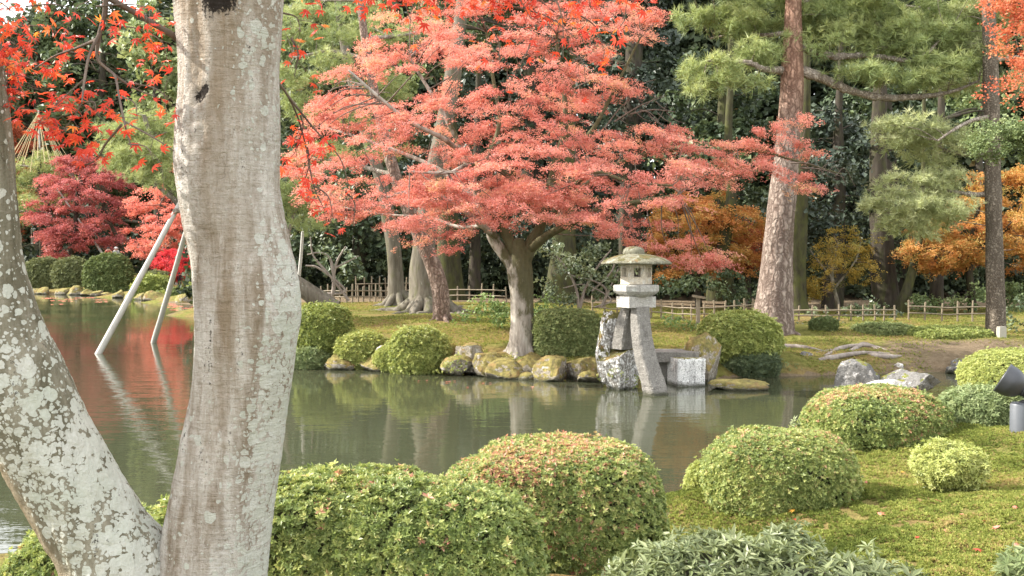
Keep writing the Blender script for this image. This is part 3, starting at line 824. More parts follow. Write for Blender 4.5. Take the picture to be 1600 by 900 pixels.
# ------------------------------------------------------------------ stones
def rock_mesh(mb, c, s, seed, sub=5, cuts=9, rough=.10, flat=0.0, rz=0.0, m=0):
    r = np.random.default_rng(seed)
    import bmesh
    bm = bmesh.new(); bmesh.ops.create_icosphere(bm, subdivisions=sub, radius=1.0)
    V = np.array([v.co[:] for v in bm.verts]); F = np.array([[v.index for v in f.verts] for f in bm.faces]); bm.free()
    for k in range(cuts):
        n = unit(r.normal(size=3)); dd = r.uniform(.46, .84)
        e = V @ n - dd
        V = np.where(e[:, None] > 0, V - n * (e * .97)[:, None], V)
    if flat:
        e = V[:, 2] - flat; V[:, 2] = np.where(e > 0, flat + e * .12, V[:, 2])
    V = V + unit(V) * (rough * 1.6 * fbm(V * 1.7 + seed, 4, seed) + rough * .8 * fbm(V * 6 + seed, 4, seed))[:, None]
    V = V * np.array(s); cr, sr = math.cos(rz), math.sin(rz)
    V = np.column_stack([V[:, 0] * cr - V[:, 1] * sr, V[:, 0] * sr + V[:, 1] * cr, V[:, 2]]) + np.array(c)
    mb.add(V, F, m, .5, True)

M['rock_moss'] = stone_mat('mossy_rock', (.15, .13, .10), (.33, .29, .23), lichen=(.50, .48, .42), lich=.2, moss=(.24, .225, .075), mossup=.12)
M['rock_lichen'] = stone_mat('lichen_white_rock', (.13, .12, .10), (.30, .28, .25), lichen=(.74, .73, .70), lich=.42, moss=(.13, .13, .04), mossup=.45, ls=19)
M['rock_white'] = stone_mat('pale_rock', (.24, .225, .205), (.44, .42, .39), lichen=(.66, .64, .60), lich=.3)
M['rock_grey'] = stone_mat('grey_rock', (.07, .067, .064), (.18, .173, .16), lichen=(.42, .40, .38), lich=.12, moss=(.17, .20, .035), mossup=.98)
M['granite'] = stone_mat('dressed_granite', (.28, .268, .24), (.43, .41, .37), lichen=(.54, .54, .49), lich=.1)
M['granite_dark'] = stone_mat('weathered_granite', (.13, .122, .107), (.245, .23, .205), lichen=(.44, .43, .39), lich=-.15, ls=12)
M['granite_warm'] = stone_mat('buff_granite', (.44, .38, .29), (.60, .54, .44), lichen=(.62, .60, .54), lich=.15)
M['roof_stone'] = stone_mat('mossy_roof_stone', (.105, .10, .07), (.19, .18, .125), lichen=(.30, .30, .23), lich=.15, moss=(.12, .12, .05), mossup=.9)
M['hollow'] = plain_mat('dark_hollow', (.02, .02, .02), .95)

def rock(px0, px1, py0, py1, Y, label, mat='rock_moss', seed=1, depth=1.0, flat=0, rz=0.0, cuts=9, rough=.10, sink=.15, name='rock', group=None, cat='rock'):
    cx = (px0 + px1) / 2
    top = P(cx, py0, Y); bot = P(cx, py1, Y)
    h = top[2] - bot[2]; w = (px1 - px0) / 1600 * Y
    c = np.array([top[0], Y, bot[2] + h * (.5 - sink / 2)])
    mb = MB(); rock_mesh(mb, c, (w * .56, w * .5 * depth, h * (.5 + sink / 2) * 1.12), seed, 5, cuts, rough, flat, rz)
    return tag(mb.build(name, M[mat], loc=(c[0], c[1], max(bot[2], zg1(c[0], c[1])))), label, cat, group)
# ------------------------------------------------------------------ the two-legged stone lantern
def lantern():
    Y = 19.8
    b = P(1025, 611, Y)
    t = thing('stone_lantern', 'two legged granite lantern with one foot in the pond and a round mossy cap', 'stone lantern', (b[0], Y, 0))
    k = Y / 1600
    def Z(py): return P(994, py, Y)[2]
    cx = P(994, 450, Y)[0]
    c2 = np.array([cx, Y, 0])
    # finial
    mb = MB(); z0, z1 = Z(402), Z(383)
    lathe(mb, (cx - 4 * k, Y, z0), [(.17, -.01), (.205, .02), (.215, .09), (.20, .15), (.15, .19), (.06, .21)], 28)
    mb.build('finial', M['roof_stone'], t)
    # cap: shallow dome with a thick drooping rim
    mb = MB(); z = Z(413); r = 55 * k
    lathe(mb, (cx, Y, z), [(.30, .045), (r * .72, .02), (r * .96, -.002), (r, .012), (r * .995, .035), (r * .93, .07), (r * .80, .115), (r * .62, .158), (r * .42, .19), (r * .26, .207), (.02, .21)], 56)
    V = mb.V[0]; V += (np.array([[0, 0, 1.0]]) * (.018 * fbm(V * 3, 3, 4))[:, None])
    mb.build('cap', M['roof_stone'], t)
    # fire box: six sides, windows cut through the walls
    mb = MB(); zt, zb = Z(412), Z(444); rr = 24.5 * k; n = 6; rot = R(-122)
    pts = [np.array([cx + rr * math.cos(rot + i * math.pi / 3), Y + rr * math.sin(rot + i * math.pi / 3)]) for i in range(n)]
    cen = np.array([cx, Y])
    for i in range(n):
        a, d = pts[i], pts[(i + 1) % n]
        e = d - a; ai = cen + (a - cen) * .76; di = cen + (d - cen) * .76
        def wall(u0, u1, v0, v1):
            o0, o1 = a + e * u0, a + e * u1; i0, i1 = ai + (di - ai) * u0, ai + (di - ai) * u1
            q = [o0, o1, i1, i0]; za, zc = zb + (zt - zb) * v0, zb + (zt - zb) * v1
            prism(mb, np.array([(*p, za) for p in q]), np.array([(*p, zc) for p in q]))
        wall(0, .26, 0, 1); wall(.74, 1, 0, 1); wall(.26, .74, 0, .36); wall(.26, .74, .80, 1)
    fb = mb.build('firebox', M['granite_warm'], t)
    mb = MB(); lathe(mb, (cx, Y, zb + .004), [(rr * .70, 0), (rr * .70, .02)], 6, rot=rot); lathe(mb, (cx, Y, zt - .03), [(rr * .70, 0), (rr * .70, .024)], 6, rot=rot)
    for i in range(n):                                    # recessed rims round each window
        a, d = pts[i], pts[(i + 1) % n]; e = d - a; nn = unit((a + d) / 2 - cen)
        for (u0, u1, v0, v1) in [(.22, .26, .32, .84), (.74, .78, .32, .84), (.26, .74, .32, .36), (.26, .74, .80, .84)]:
            q = [a + e * u0 + nn * .012, a + e * u1 + nn * .012, a + e * u1 - nn * .02, a + e * u0 - nn * .02]
            prism(mb, np.array([(*p, zb + (zt - zb) * v0) for p in q]), np.array([(*p, zb + (zt - zb) * v1) for p in q]))
    mb.build('window_frame', M['granite_warm'], fb)
    # middle platform: six-sided tray, chamfered under
    mb = MB(); za = Z(464); r1 = 36 * k
    lathe(mb, (cx, Y, za), [(r1 * .62, 0), (r1 * .86, .06), (r1 * .99, .115), (r1 * .99, .215), (r1 * .955, .235), (r1 * .6, .24)], 6, smooth=False, rot=rot)
    mb.build('platform', M['granite'], t)
    # yoke block carrying the legs
    mb = MB(); zc = Z(480); zd = Z(463)
    box(mb, (cx, Y, (zc + zd) / 2), (50 * k, .44, zd - zc), rz=R(28))
    mb.build('yoke', M['granite'], t)
    # legs: bowed four-sided shafts, wider at the foot
    def leg(path, w, d, mat, yaw):
        mb = MB(); p, _ = spline(path, np.zeros(len(path)), 7); n = len(p); prev = None; rings = []
        for i, q in enumerate(p):
            f = i / (n - 1); ww = w[0] + (w[1] - w[0]) * f; dd = d[0] + (d[1] - d[0]) * f
            cr, sr = math.cos(yaw), math.sin(yaw); ch = .03
            pr = [(-ww / 2, -dd / 2 + ch), (-ww / 2 + ch, -dd / 2), (ww / 2 - ch, -dd / 2), (ww / 2, -dd / 2 + ch), (ww / 2, dd / 2), (-ww / 2, dd / 2)]
            rings.append(np.array([(q[0] + x * cr - y * sr, q[1] + x * sr + y * cr, q[2]) for x, y in pr]))
        V = np.concatenate(rings); V += .006 * rdir(len(V)); m_ = len(rings[0])
        F = [[i * m_ + j, i * m_ + (j + 1) % m_, (i + 1) * m_ + (j + 1) % m_, (i + 1) * m_ + j] for i in range(n - 1) for j in range(m_)]
        mb.add(V, np.array(F)[:, ::-1], 0, .5, False)
        mb.add(rings[0], [list(range(m_))], 0, .5, False); mb.add(rings[-1], [list(range(m_ - 1, -1, -1))], 0, .5, False)
        return mb.build('leg', mat, t)
    Pt = lambda px, py, y: P(px, py, y)
    leg([Pt(1001, 479, Y - .12), Pt(1003, 520, Y - .20), Pt(1010, 560, Y - .30), Pt(1022, 600, Y - .44), Pt(1026, 622, Y - .5)], (.33, .44), (.20, .29), M['granite_dark'], R(36))
    leg([Pt(985, 477, Y + .12), Pt(979, 505, Y + .22), Pt(974, 545, Y + .40)], (.24, .36), (.22, .32), M['granite_dark'], R(36))

lantern()

# standing stone under the back foot
def standing_stone():
    Y = 20.3; c = P(966, 545, Y)
    mb = MB()
    rock_mesh(mb, (c[0] + .08, Y + .16, .36), (.60, .60, .80), 41, 5, 12, .12, flat=.5)
    rock_mesh(mb, P(943, 545, Y) + np.array([0, .05, -.05]), (.22, .3, .80), 44, 5, 16, .16, rz=.3)
    rock_mesh(mb, P(962, 528, Y) + np.array([0, .35, -.05]), (.40, .38, .66), 47, 5, 14, .16, rz=.3)
    tag(mb.build('rock', M['rock_lichen'], loc=(c[0], Y, 0)), 'jagged upright stone blotched white under the back foot of the lantern', 'rock')
standing_stone()

def stone_block():
    Y = 20.6; mb = MB(); k = Y / 1600
    b = P(1075, 602, Y); tp = P(1075, 560, Y); z0, z1 = -.25, tp[2]
    n = 14; g = np.linspace(-1, 1, n)
    import bmesh
    bm = bmesh.new(); bmesh.ops.create_cube(bm, size=1.0); bmesh.ops.subdivide_edges(bm, edges=bm.edges[:], cuts=12, use_grid_fill=True)
    V = np.array([v.co[:] for v in bm.verts]); F = [[v.index for v in f.verts] for f in bm.faces]; bm.free()
    V = V * (1 - .03 * np.clip(np.abs(V).max(1) * 2 - .9, 0, 1)[:, None])
    V = V + .03 * np.stack([fbm(V * 4, 3, 1), fbm(V * 4, 3, 2), fbm(V * 4, 3, 3)], -1)
    cr, sr = math.cos(R(12)), math.sin(R(12))
    V = np.column_stack([V[:, 0] * cr - V[:, 1] * sr, V[:, 0] * sr + V[:, 1] * cr, V[:, 2]])
    V = V * np.array([46 * k, .62, z1 - z0]) + np.array([b[0], Y + .25, (z0 + z1) / 2])
    mb.add(V, F)
    o = tag(mb.build('stone_block', stone_mat('white_lichen_block', (.22, .21, .20), (.36, .35, .33), lichen=(.84, .83, .80), lich=.70, moss=(.20, .20, .05), mossup=.75, ls=34), loc=(b[0], Y, 0)),
        'square cut stone block crusted white with a moss topped cap', 'stone block')
    # the low slab of the bridge behind
    mb = MB(); a = P(1050, 556, 21.2)
    V = np.array([(-.62, -.3, -.1), (.5, -.34, -.1), (.62, .5, -.1), (-.5, .55, -.1)]) + a; prism(mb, V, V + np.array([0, 0, .20]))
    V = np.array([(-.3, -.1, -.55), (.1, -.1, -.55), (.1, .2, -.55), (-.3, .2, -.55)]) + a; prism(mb, V, V + np.array([0, 0, .44]))
    tag(mb.build('stone_slab', M['granite_dark'], loc=(a[0], a[1], 0)), 'low grey bridge slab lying between the lantern and the white block', 'stone slab')
stone_block()

for args in [
    (1066, 1132, 526, 605, 21.5, 'tall rounded mossy boulder behind the white crusted block', 'rock_moss', 12, 1.1, 0, .2, 8),
    (1110, 1208, 588, 614, 20.2, 'long flat mossy stone awash right of the lantern', 'rock_moss', 14, .6, .5, 0, 10),
    (708, 768, 526, 586, 22.8, 'sharp angular stone with a pale broken face left of the main maple', 'rock_moss', 17, 1.0, .55, .2, 14),
    (742, 797, 540, 590, 22.5, 'broad flat topped stone with a white streak close to the maple roots', 'rock_moss', 18, 1.0, .5, .3, 12),
    (690, 742, 556, 586, 22.6, 'low mossy stone below the angular pale one', 'rock_moss', 20, 1.0, 0, .1, 8),
    (762, 818, 560, 596, 22.0, 'rust brown mossy stone directly below the main maple roots', 'rock_moss', 22, 1.0, 0, .3, 8),
    (802, 858, 548, 590, 22.3, 'moss cushioned stone with pale rim right of the maple roots', 'rock_moss', 24, 1.1, 0, 0, 8),
    (834, 892, 558, 602, 21.7, 'rounded bright mossy stone jutting into the pond below the square hedge', 'rock_moss', 26, 1.1, 0, 0, 7),
    (874, 938, 552, 594, 21.9, 'two humped mossy stone beside the jagged upright stone', 'rock_moss', 28, 1.0, 0, .5, 9),
    (810, 845, 582, 600, 21.8, 'small wet mossy stone at the waterline below the maple', 'rock_moss', 30, 1.0, 0, 0, 7),
    (900, 945, 578, 600, 21.4, 'small dark mossy stone at the waterline left of the lantern', 'rock_moss', 31, 1.0, 0, 0, 7),
    (508, 574, 546, 580, 23.9, 'dry grass covered stone under the pale round shrub', 'rock_moss', 33, 1.0, 0, 0, 7),
    (556, 622, 548, 583, 23.6, 'mossy stone between two clipped shrubs on the waterline', 'rock_moss', 35, 1.0, 0, 0, 7),
    (588, 612, 540, 556, 23.6, 'small pale stone peeping out above the shoreline shrubs', 'rock_white', 37, 1.0, 0, 0, 9),
    (1290, 1372, 566, 622, 18.3, 'pointed dark grey stone with moss at the tip of the near bank', 'rock_grey', 51, 1.0, 0, .5, 13),
    (1318, 1420, 590, 640, 17.6, 'low white sloping stone leading up to the grey ones', 'rock_white', 53, .8, 0, .2, 12),
    (1382, 1472, 578, 622, 17.9, 'rounded grey stone with pale crust right of the white sloping one', 'rock_grey', 55, 1.0, 0, .1, 9),
    (1490, 1560, 556, 584, 23.0, 'smooth brown grey stone at the edge of the bare earth', 'rock_grey', 57, 1.0, 0, .2, 7),
    (1476, 1504, 568, 586, 22.9, 'small upright grey stone left of the smooth brown one', 'rock_grey', 58, 1.0, 0, .2, 9),
    (1396, 1412, 566, 577, 23.2, 'small bright white stone lying on the far muddy bank', 'rock_white', 60, 1.0, 0, 0, 9),
    (1245, 1272, 550, 562, 23.3, 'small flat grey stone beside the exposed roots', 'rock_grey', 61, 1.0, 0, 0, 9),
    (1322, 1350, 703, 722, 9.7, 'small white crusted stone showing between two near clipped shrubs', 'rock_white', 63, 1.0, 0, 0, 10),
    (1030, 1120, 786, 840, 9.0, 'flat moss covered stone at the near waterline beside the big pink tipped shrub', 'rock_moss', 65, 1.0, 0, 0, 8),
]:
    rock(*args)

# line of stones along the far left shore
for i in range(16):
    px = 40 + i * 16.5 + random.uniform(-5, 5); Y = np.interp(px, [40, 130, 200, 240, 300], [73.5, 71, 65, 61, 57]) * .995
    c = P(px, 462, Y); mb = MB(); s = random.uniform(.35, .75)
    rock_mesh(mb, (c[0], Y, .12), (s, s * .8, s * random.uniform(.5, .8)), 100 + i, 4, 8, .12)
    tag(mb.build('shore_stone', M['rock_moss'], loc=(c[0], Y, 0)), 'small pale mossy stone in the row edging the distant left shore', 'rock', 'stones edging the distant left shore')

# ------------------------------------------------------------------ clipped shrubs
def nrm_of(s, r, e):
    return unit(np.sign(s) * np.abs(s) ** (e - 1) / r)

def bush(lobes, Y, n, label, leaf='azalea', L=.03, name='clipped_shrub', Ts=None, e=2.6, base=None, red=0.0, a0=.45, av=.16, depth=.95, lump=.05, group=None, cat='shrub', drop=0.25, core=.93, up=.45, fr=2.5, zb=None, hole=0.0):
    """lobes: (px0, px1, py_top, py_bottom[, dY]); leaves sit on the skin of the joined rounded solids, twigs inside"""
    Ts = Ts or T_AZ
    E = []
    for l in lobes:
        y = Y + (l[4] if len(l) > 4 else 0); cx = (l[0] + l[1]) / 2
        tp = P(cx, l[2], y); w = (l[1] - l[0]) / 1600 * y
        bz = P(cx, l[3], y)[2] if zb is None else zb
        hz = (tp[2] - bz)
        E.append((np.array([tp[0], y, bz + hz * .46]), np.array([w / 2, w / 2 * depth if w < 2.2 else .9 * depth, hz * .54])))
    areas = np.array([r[0] * r[1] + r[0] * r[2] * 2 for _, r in E]); areas /= areas.sum()
    mb = MB()
    for k, (c, r) in enumerate(E):
        m_ = int(n * areas[k])
        u = rdir(m_ * 2); flip = (u[:, 1] > 0) & (rng.random(len(u)) < .55); u[flip, 1] *= -1
        u = u[:m_]
        nr = (np.abs(u) ** e).sum(1) ** (1 / e)
        s = u / nr[:, None]
        f = 1 + lump * fbm(s * r * fr + c, 3, 3) * 2 + lump * .9 * fbm(s * r * .9 * fr / max(r[0], .4) + c * 3, 2, 6)
        p = c + s * r * f[:, None]
        p = p + u * (L * 1.1 * fbm(p / (L * 5), 2, 14))[:, None]
        nrm = unit(np.sign(s) * np.abs(s) ** (e - 1) / r)
        ok = np.ones(len(p), bool)
        for j, (c2, r2) in enumerate(E):
            if j != k: ok &= (np.abs((p - c2) / r2) ** e).sum(1) > .96
        ok &= s[:, 2] > -.93
        hol = fbm(p / (L * 9) + 7.7, 2, 61)
        ok &= ~((hol < -.17 - .18 * s[:, 2]) & (s[:, 2] < .45) & (rng.random(len(p)) < hole))
        spr = rng.random(len(p)) < .035
        p = p + nrm_of(s, r, e) * (spr * L * rng.uniform(.6, 1.6, len(p)))[:, None]
        p, nrm, s = p[ok], nrm[ok], s[ok]
        dp = rng.exponential(.5, len(p)) * L * 1.3
        p = p - nrm * (dp - L * .6)[:, None]
        ax = unit(nrm * (1 - up) + np.array([0, 0, up]) + .28 * rng.normal(size=(len(p), 3)))
        g = fbm(p * 3.2, 3, 77) * .5 + fbm(p * 9, 2, 78) * .3
        a = a0 + av * rng.normal(size=len(p)) + .35 * g
        if red:
            hit = (fbm(p * 2.4, 3, 91) + .5 * s[:, 2] + .35 * rng.normal(size=len(p)) > 1.05 - red)
            a = np.where(hit, rng.uniform(.80, 1.0, len(p)), np.minimum(a, .76))
        else:
            a = np.minimum(a, .80)
        scatter(mb, Ts, p, ax, L * rng.uniform(.7, 1.25, len(p)), np.clip(a, 0, 1))
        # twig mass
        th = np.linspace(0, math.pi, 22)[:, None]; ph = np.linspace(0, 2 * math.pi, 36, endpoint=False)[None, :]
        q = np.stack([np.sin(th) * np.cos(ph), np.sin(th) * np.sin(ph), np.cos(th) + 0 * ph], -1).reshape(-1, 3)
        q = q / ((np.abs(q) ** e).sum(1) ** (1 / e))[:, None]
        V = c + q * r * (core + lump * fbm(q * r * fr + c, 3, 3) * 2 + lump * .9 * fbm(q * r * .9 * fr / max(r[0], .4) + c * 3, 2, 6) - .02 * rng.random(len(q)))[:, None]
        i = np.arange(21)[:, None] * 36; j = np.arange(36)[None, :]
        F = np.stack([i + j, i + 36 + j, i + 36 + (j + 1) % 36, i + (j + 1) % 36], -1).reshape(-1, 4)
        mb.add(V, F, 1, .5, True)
    c0, r0 = E[0]
    bz = min(c[2] - r[2] for c, r in E)
    return tag(mb.build(name, [M[leaf], M['core']], loc=(c0[0], c0[1], bz)), label, cat, group)

# the near row
bush([(395, 745, 743, 1030), (560, 836, 766, 1030, -.15), (250, 500, 755, 1030, .15), (40, 330, 815, 1030, .3)], 4.9, 46000, 'long low azalea hedge with glossy green rosettes behind the two trunks', 'azalea', .026, e=3.3, lump=.07, hole=.6, red=.05, a0=.44, depth=.8, core=.90, up=.35, fr=3.5)
bush([(690, 940, 722, 985), (730, 1030, 697, 985)], 6.2, 60000, 'large clipped azalea with pink and red tips in the bottom middle', 'azalea', .0205, e=4.6, lump=.04, hole=.6, red=.32, a0=.42, depth=.9, core=.93)
bush([(1100, 1331, 672, 815)], 8.0, 30000, 'rounded azalea with orange tinged top on the moss slope', 'azalea', .0205, e=2.5, lump=.05, hole=.6, red=.24, a0=.47, depth=.85)
bush([(1072, 1135, 722, 802)], 8.5, 5000, 'small pale green azalea tucked behind the orange tinged one', 'azalea_far', .022, e=2.3, a0=.65)
bush([(1265, 1475, 606, 710)], 10.2, 24000, 'broad domed azalea reddened over its left shoulder near the stones', 'azalea', .023, e=2.5, hole=.6, red=.40, a0=.40)
bush([(1475, 1597, 604, 684)], 10.4, 5500, 'leafy shrub with larger pale leaves in front of the floodlight', 'midgreen', .042, Ts=T_RH, e=2.4, a0=.65, lump=.07)
bush([(1434, 1538, 696, 752), (1450, 1505, 690, 752)], 7.8, 2600, 'low pale mound shrub alone on the open moss', 'azalea_far', .032, Ts=T_RH, e=2.1, a0=.75, lump=.08, core=.84)
bush([(1237, 1312, 660, 730)], 10.6, 1500, 'small dull green rhododendron between two clipped azaleas', 'rhodo', .05, Ts=T_RH, e=2.2, a0=.6, core=.75)
bush([(1505, 1680, 548, 625)], 15.0, 16000, 'sunlit yellow green azalea at the right edge behind the floodlight', 'azalea_far', .026, e=2.4, a0=.66)
bush([(960, 1250, 856, 1000), (1120, 1455, 876, 1010, -.1), (1010, 1160, 836, 990, .15), (1150, 1290, 838, 990, .15)], 4.5, 3000, 'loose rhododendron with long grey green leaves along the bottom edge', 'rhodo', .052, Ts=T_RH, e=2.2, lump=.13, a0=.55, core=.72, up=.5, depth=.7, fr=4, name='rhododendron')
bush([(1570, 1680, 865, 960)], 4.9, 500, 'bit of leafy shrub at the bottom right corner', 'midgreen', .05, Ts=T_RH, e=2.2, a0=.6, core=.7)

# along the far shore of the island
bush([(464, 548, 476, 548)], 24.6, 6500, 'large rounded shrub just right of the near trunk', 'azalea_far', .062, e=2.5, a0=.42)
bush([(452, 512, 545, 578)], 24.0, 3000, 'low grey green shrub at the waterline beside the near trunk', 'midgreen', .05, e=2.2, a0=.6)
bush([(524, 604, 521, 572)], 24.1, 6000, 'bright green low domed shrub sloping to the pond', 'azalea_far', .058, e=2.2, a0=.70)
bush([(610, 698, 514, 588), (628, 700, 520, 570, .4)], 23.2, 7500, 'tall leaning clipped shrub that reaches the waterline', 'azalea_far', .06, e=2.4, a0=.56)
bush([(586, 640, 541, 582)], 23.4, 3200, 'small rounded green shrub hugging the leaning clipped one', 'azalea_far', .045, e=2.2, a0=.58)
bush([(836, 934, 486, 556)], 23.6, 12000, 'square cut dark hedge right of the main maple trunk', 'box_dark', .05, e=4.2, a0=.70, lump=.03)
bush([(1096, 1214, 490, 562)], 22.9, 9000, 'clipped shrub with an open dark base in front of the big pine', 'azalea_far', .06, e=2.4, a0=.54)
bush([(1130, 1215, 535, 592)], 22.6, 2600, 'loose dark leaved shrub under the clipped one by the big pine', 'darkgreen', .055, Ts=T_RH, e=2.0, a0=.75, core=.7, lump=.1)
bush([(1415, 1552, 511, 535)], 26.4, 7000, 'low flat mound of light green shrub before the right pine', 'azalea_far', .045, e=2.3, a0=.48)
bush([(1330, 1425, 506, 528)], 27.0, 4000, 'dark low shrub left of the flat light green mound', 'box_dark', .05, e=2.3, a0=.7)
bush([(1266, 1306, 497, 516)], 26.8, 2200, 'small dark round shrub by the foot of the big pine', 'box_dark', .045, e=2.3, a0=.4)
# distant left shore
for i, (a, n, lf, lab) in enumerate([
    ((41, 100, 405, 452), 9000, 'box_olive', 'olive clipped shrub behind the support pole on the distant left shore'),
    ((86, 140, 405, 453), 8000, 'box_olive', 'brownish rounded shrub in the middle of the distant trio'),
    ((135, 205, 400, 462), 12000, 'box_dark', 'largest dark green clipped shrub on the distant left shore'),
    ((212, 264, 433, 470), 6000, 'azalea_far', 'olive domed shrub behind the pale slanting pole'),
    ((226, 268, 426, 446, 2), 3000, 'box_olive', 'flat olive shrub peeping over the domed one'),
    ((268, 300, 453, 473), 3000, 'box_dark', 'small dark ball shrub at the water left of the near trunk'),
    ((248, 274, 456, 474), 2500, 'azalea_far', 'smallest pale ball shrub touching the second pole'),
    ((297, 345, 430, 482), 6000, 'azalea_far', 'tall olive shrub half hidden by the near trunk'),
    ((24, 50, 413, 452), 3000, 'box_dark', 'dark clipped shrub beside the leaning lichen trunk')]):
    Y = np.interp((a[0] + a[1]) / 2, [40, 130, 200, 240, 300], [76, 74, 68.5, 64, 59.5])
    bush([a], Y, n, lab, lf, .13, e=2.5, a0=.45, lump=.03)
# ------------------------------------------------------------------ trees
def inside(poly, x, y):
    c = np.zeros(len(x), bool); n = len(poly)
    for i in range(n):
        (x0, y0), (x1, y1) = poly[i], poly[(i + 1) % n]
        k = (y0 > y) != (y1 > y)
        c ^= k & (x < x0 + (y - y0) / (y1 - y0 + 1e-9) * (x1 - x0))
    return c

def edge_dist(poly, x, y):
    p = np.stack([x, y], -1); d = np.full(len(p), 1e9); q = np.array(poly, float)
    for i in range(len(q)):
        a, b = q[i], q[(i + 1) % len(q)]; e = b - a
        t = np.clip(((p - a) @ e) / (e @ e), 0, 1)
        d = np.minimum(d, np.linalg.norm(p - a - t[:, None] * e, axis=1))
    return d

def sample_crown(outline, Y, depth, n, edge=0):
    q = np.array(outline, float); lo, hi = q.min(0), q.max(0)
    x = rng.uniform(lo[0], hi[0], n * 8); y = rng.uniform(lo[1], hi[1], n * 8)
    k = inside(outline, x, y); x, y = x[k], y[k]
    d = edge_dist(outline, x, y)
    if edge:
        k = d > edge * rng.random(len(d)); x, y, d = x[k], y[k], d[k]
    x, y, d = x[:n], y[:n], d[:n]
    dd = np.sqrt(np.clip(d / d.max(), 0.04, 1)) * depth * rng.uniform(-1, 1, len(x))
    return np.array([P(a, b, Y + c) for a, b, c in zip(x, y, dd)])

def limbs_px(mb, limbs, Y, n=9, k=7, rough=.12, m=0):
    nodes = []
    for l in limbs:
        pts = [P(q[0], q[1], Y + (q[3] if len(q) > 3 else 0)) for q in l]
        rads = [q[2] / 3200 * Y for q in l]
        p, r = tube(mb, pts, rads, n, k, m=m, rough=rough)
        nodes.append(np.column_stack([p, r]))
    return np.concatenate(nodes)

def roots(mb, base, r0, n, l, seed=0):
    for i in range(n):
        a = 2 * math.pi * (i + random.uniform(-.3, .3)) / n
        d = np.array([math.cos(a), math.sin(a), 0]); ll = l * random.uniform(.6, 1.3)
        q = [base + d * r0 * .35 + np.array([0, 0, r0 * 1.3])]
        for f in (.35, .7, 1.0):
            x = base + d * (r0 * .8 + ll * f) + np.array([-d[1], d[0], 0]) * ll * .2 * random.uniform(-1, 1)
            q.append(np.array([x[0], x[1], zg1(x[0], x[1]) + .02 - .05 * f]))
        tube(mb, q, [r0 * .55, r0 * .34, r0 * .2, r0 * .06], 7, 5, rough=.15)

def twigs_to(mb, nodes, pts, r0=.02, frac=1.0, sag=.1, lim=None, m=0):
    for c in pts:
        if rng.random() > frac: continue
        d = np.linalg.norm(nodes[:, :3] - c, axis=1) + .6 * np.clip(nodes[:, 2] - c[2], 0, 9)
        i = int(np.argmin(d)); a = nodes[i, :3]; L = np.linalg.norm(c - a)
        if lim and L > lim: continue
        mid = (a + c) / 2 + rdir(1)[0] * L * .10 + np.array([0, 0, sag * L])
        r = min(nodes[i, 3] * .7, r0 * (.5 + .35 * L))
        tube(mb, [a, mid, c], [r, r * .6, r * .25], 5, 4, m=m, cap=False)

def maple_pads(mb, pads, axis_xy, size, leaf, ncl, amean=None, thick=.05, droop=.32, fingers=7, tilt=.38):
    P_, A_, S_, AX = [], [], [], []
    for c in pads:
        o = c[:2] - axis_xy; o = o / max(np.linalg.norm(o), .3) + rng.normal(0, .55, 2)
        o = o / np.linalg.norm(o); s = np.array([-o[1], o[0]])
        Rr = size * rng.uniform(.6, 1.3); am = (rng.normal(.42, .15) if amean is None else rng.normal(amean, .13))
        fa = rng.uniform(-1.5, 1.5, fingers); fl = Rr * rng.uniform(.5, 1.0, fingers); fz = rng.normal(0, thick * 1.2, fingers)
        k = rng.integers(0, fingers, ncl); u = rng.random(ncl) ** .75
        al = fl[k] * u
        d2 = np.cos(fa[k])[:, None] * o + np.sin(fa[k])[:, None] * s
        w = rng.normal(0, .06 + .09 * u * (1.2 - u)) * Rr
        perp = np.stack([-d2[:, 1], d2[:, 0]], -1)
        xy = c[:2] - o * Rr * .35 + d2 * al[:, None] + perp * w[:, None]
        z = c[2] + fz[k] - droop * Rr * (al / Rr) ** 2 + rng.normal(0, thick, ncl)
        P_.append(np.column_stack([xy, z])); A_.append(np.clip(am + rng.normal(0, .12, ncl), 0, 1))
        S_.append(leaf * rng.uniform(.75, 1.25, ncl))
        AX.append(unit(np.column_stack([o[0] * .25 + 0 * w, o[1] * .25 + 0 * w, 1 + 0 * w]) + tilt * rng.normal(size=(ncl, 3))))
    P_, A_, S_, AX = map(np.concatenate, (P_, A_, S_, AX))
    scatter(mb, T_MP, P_, AX, S_, A_)

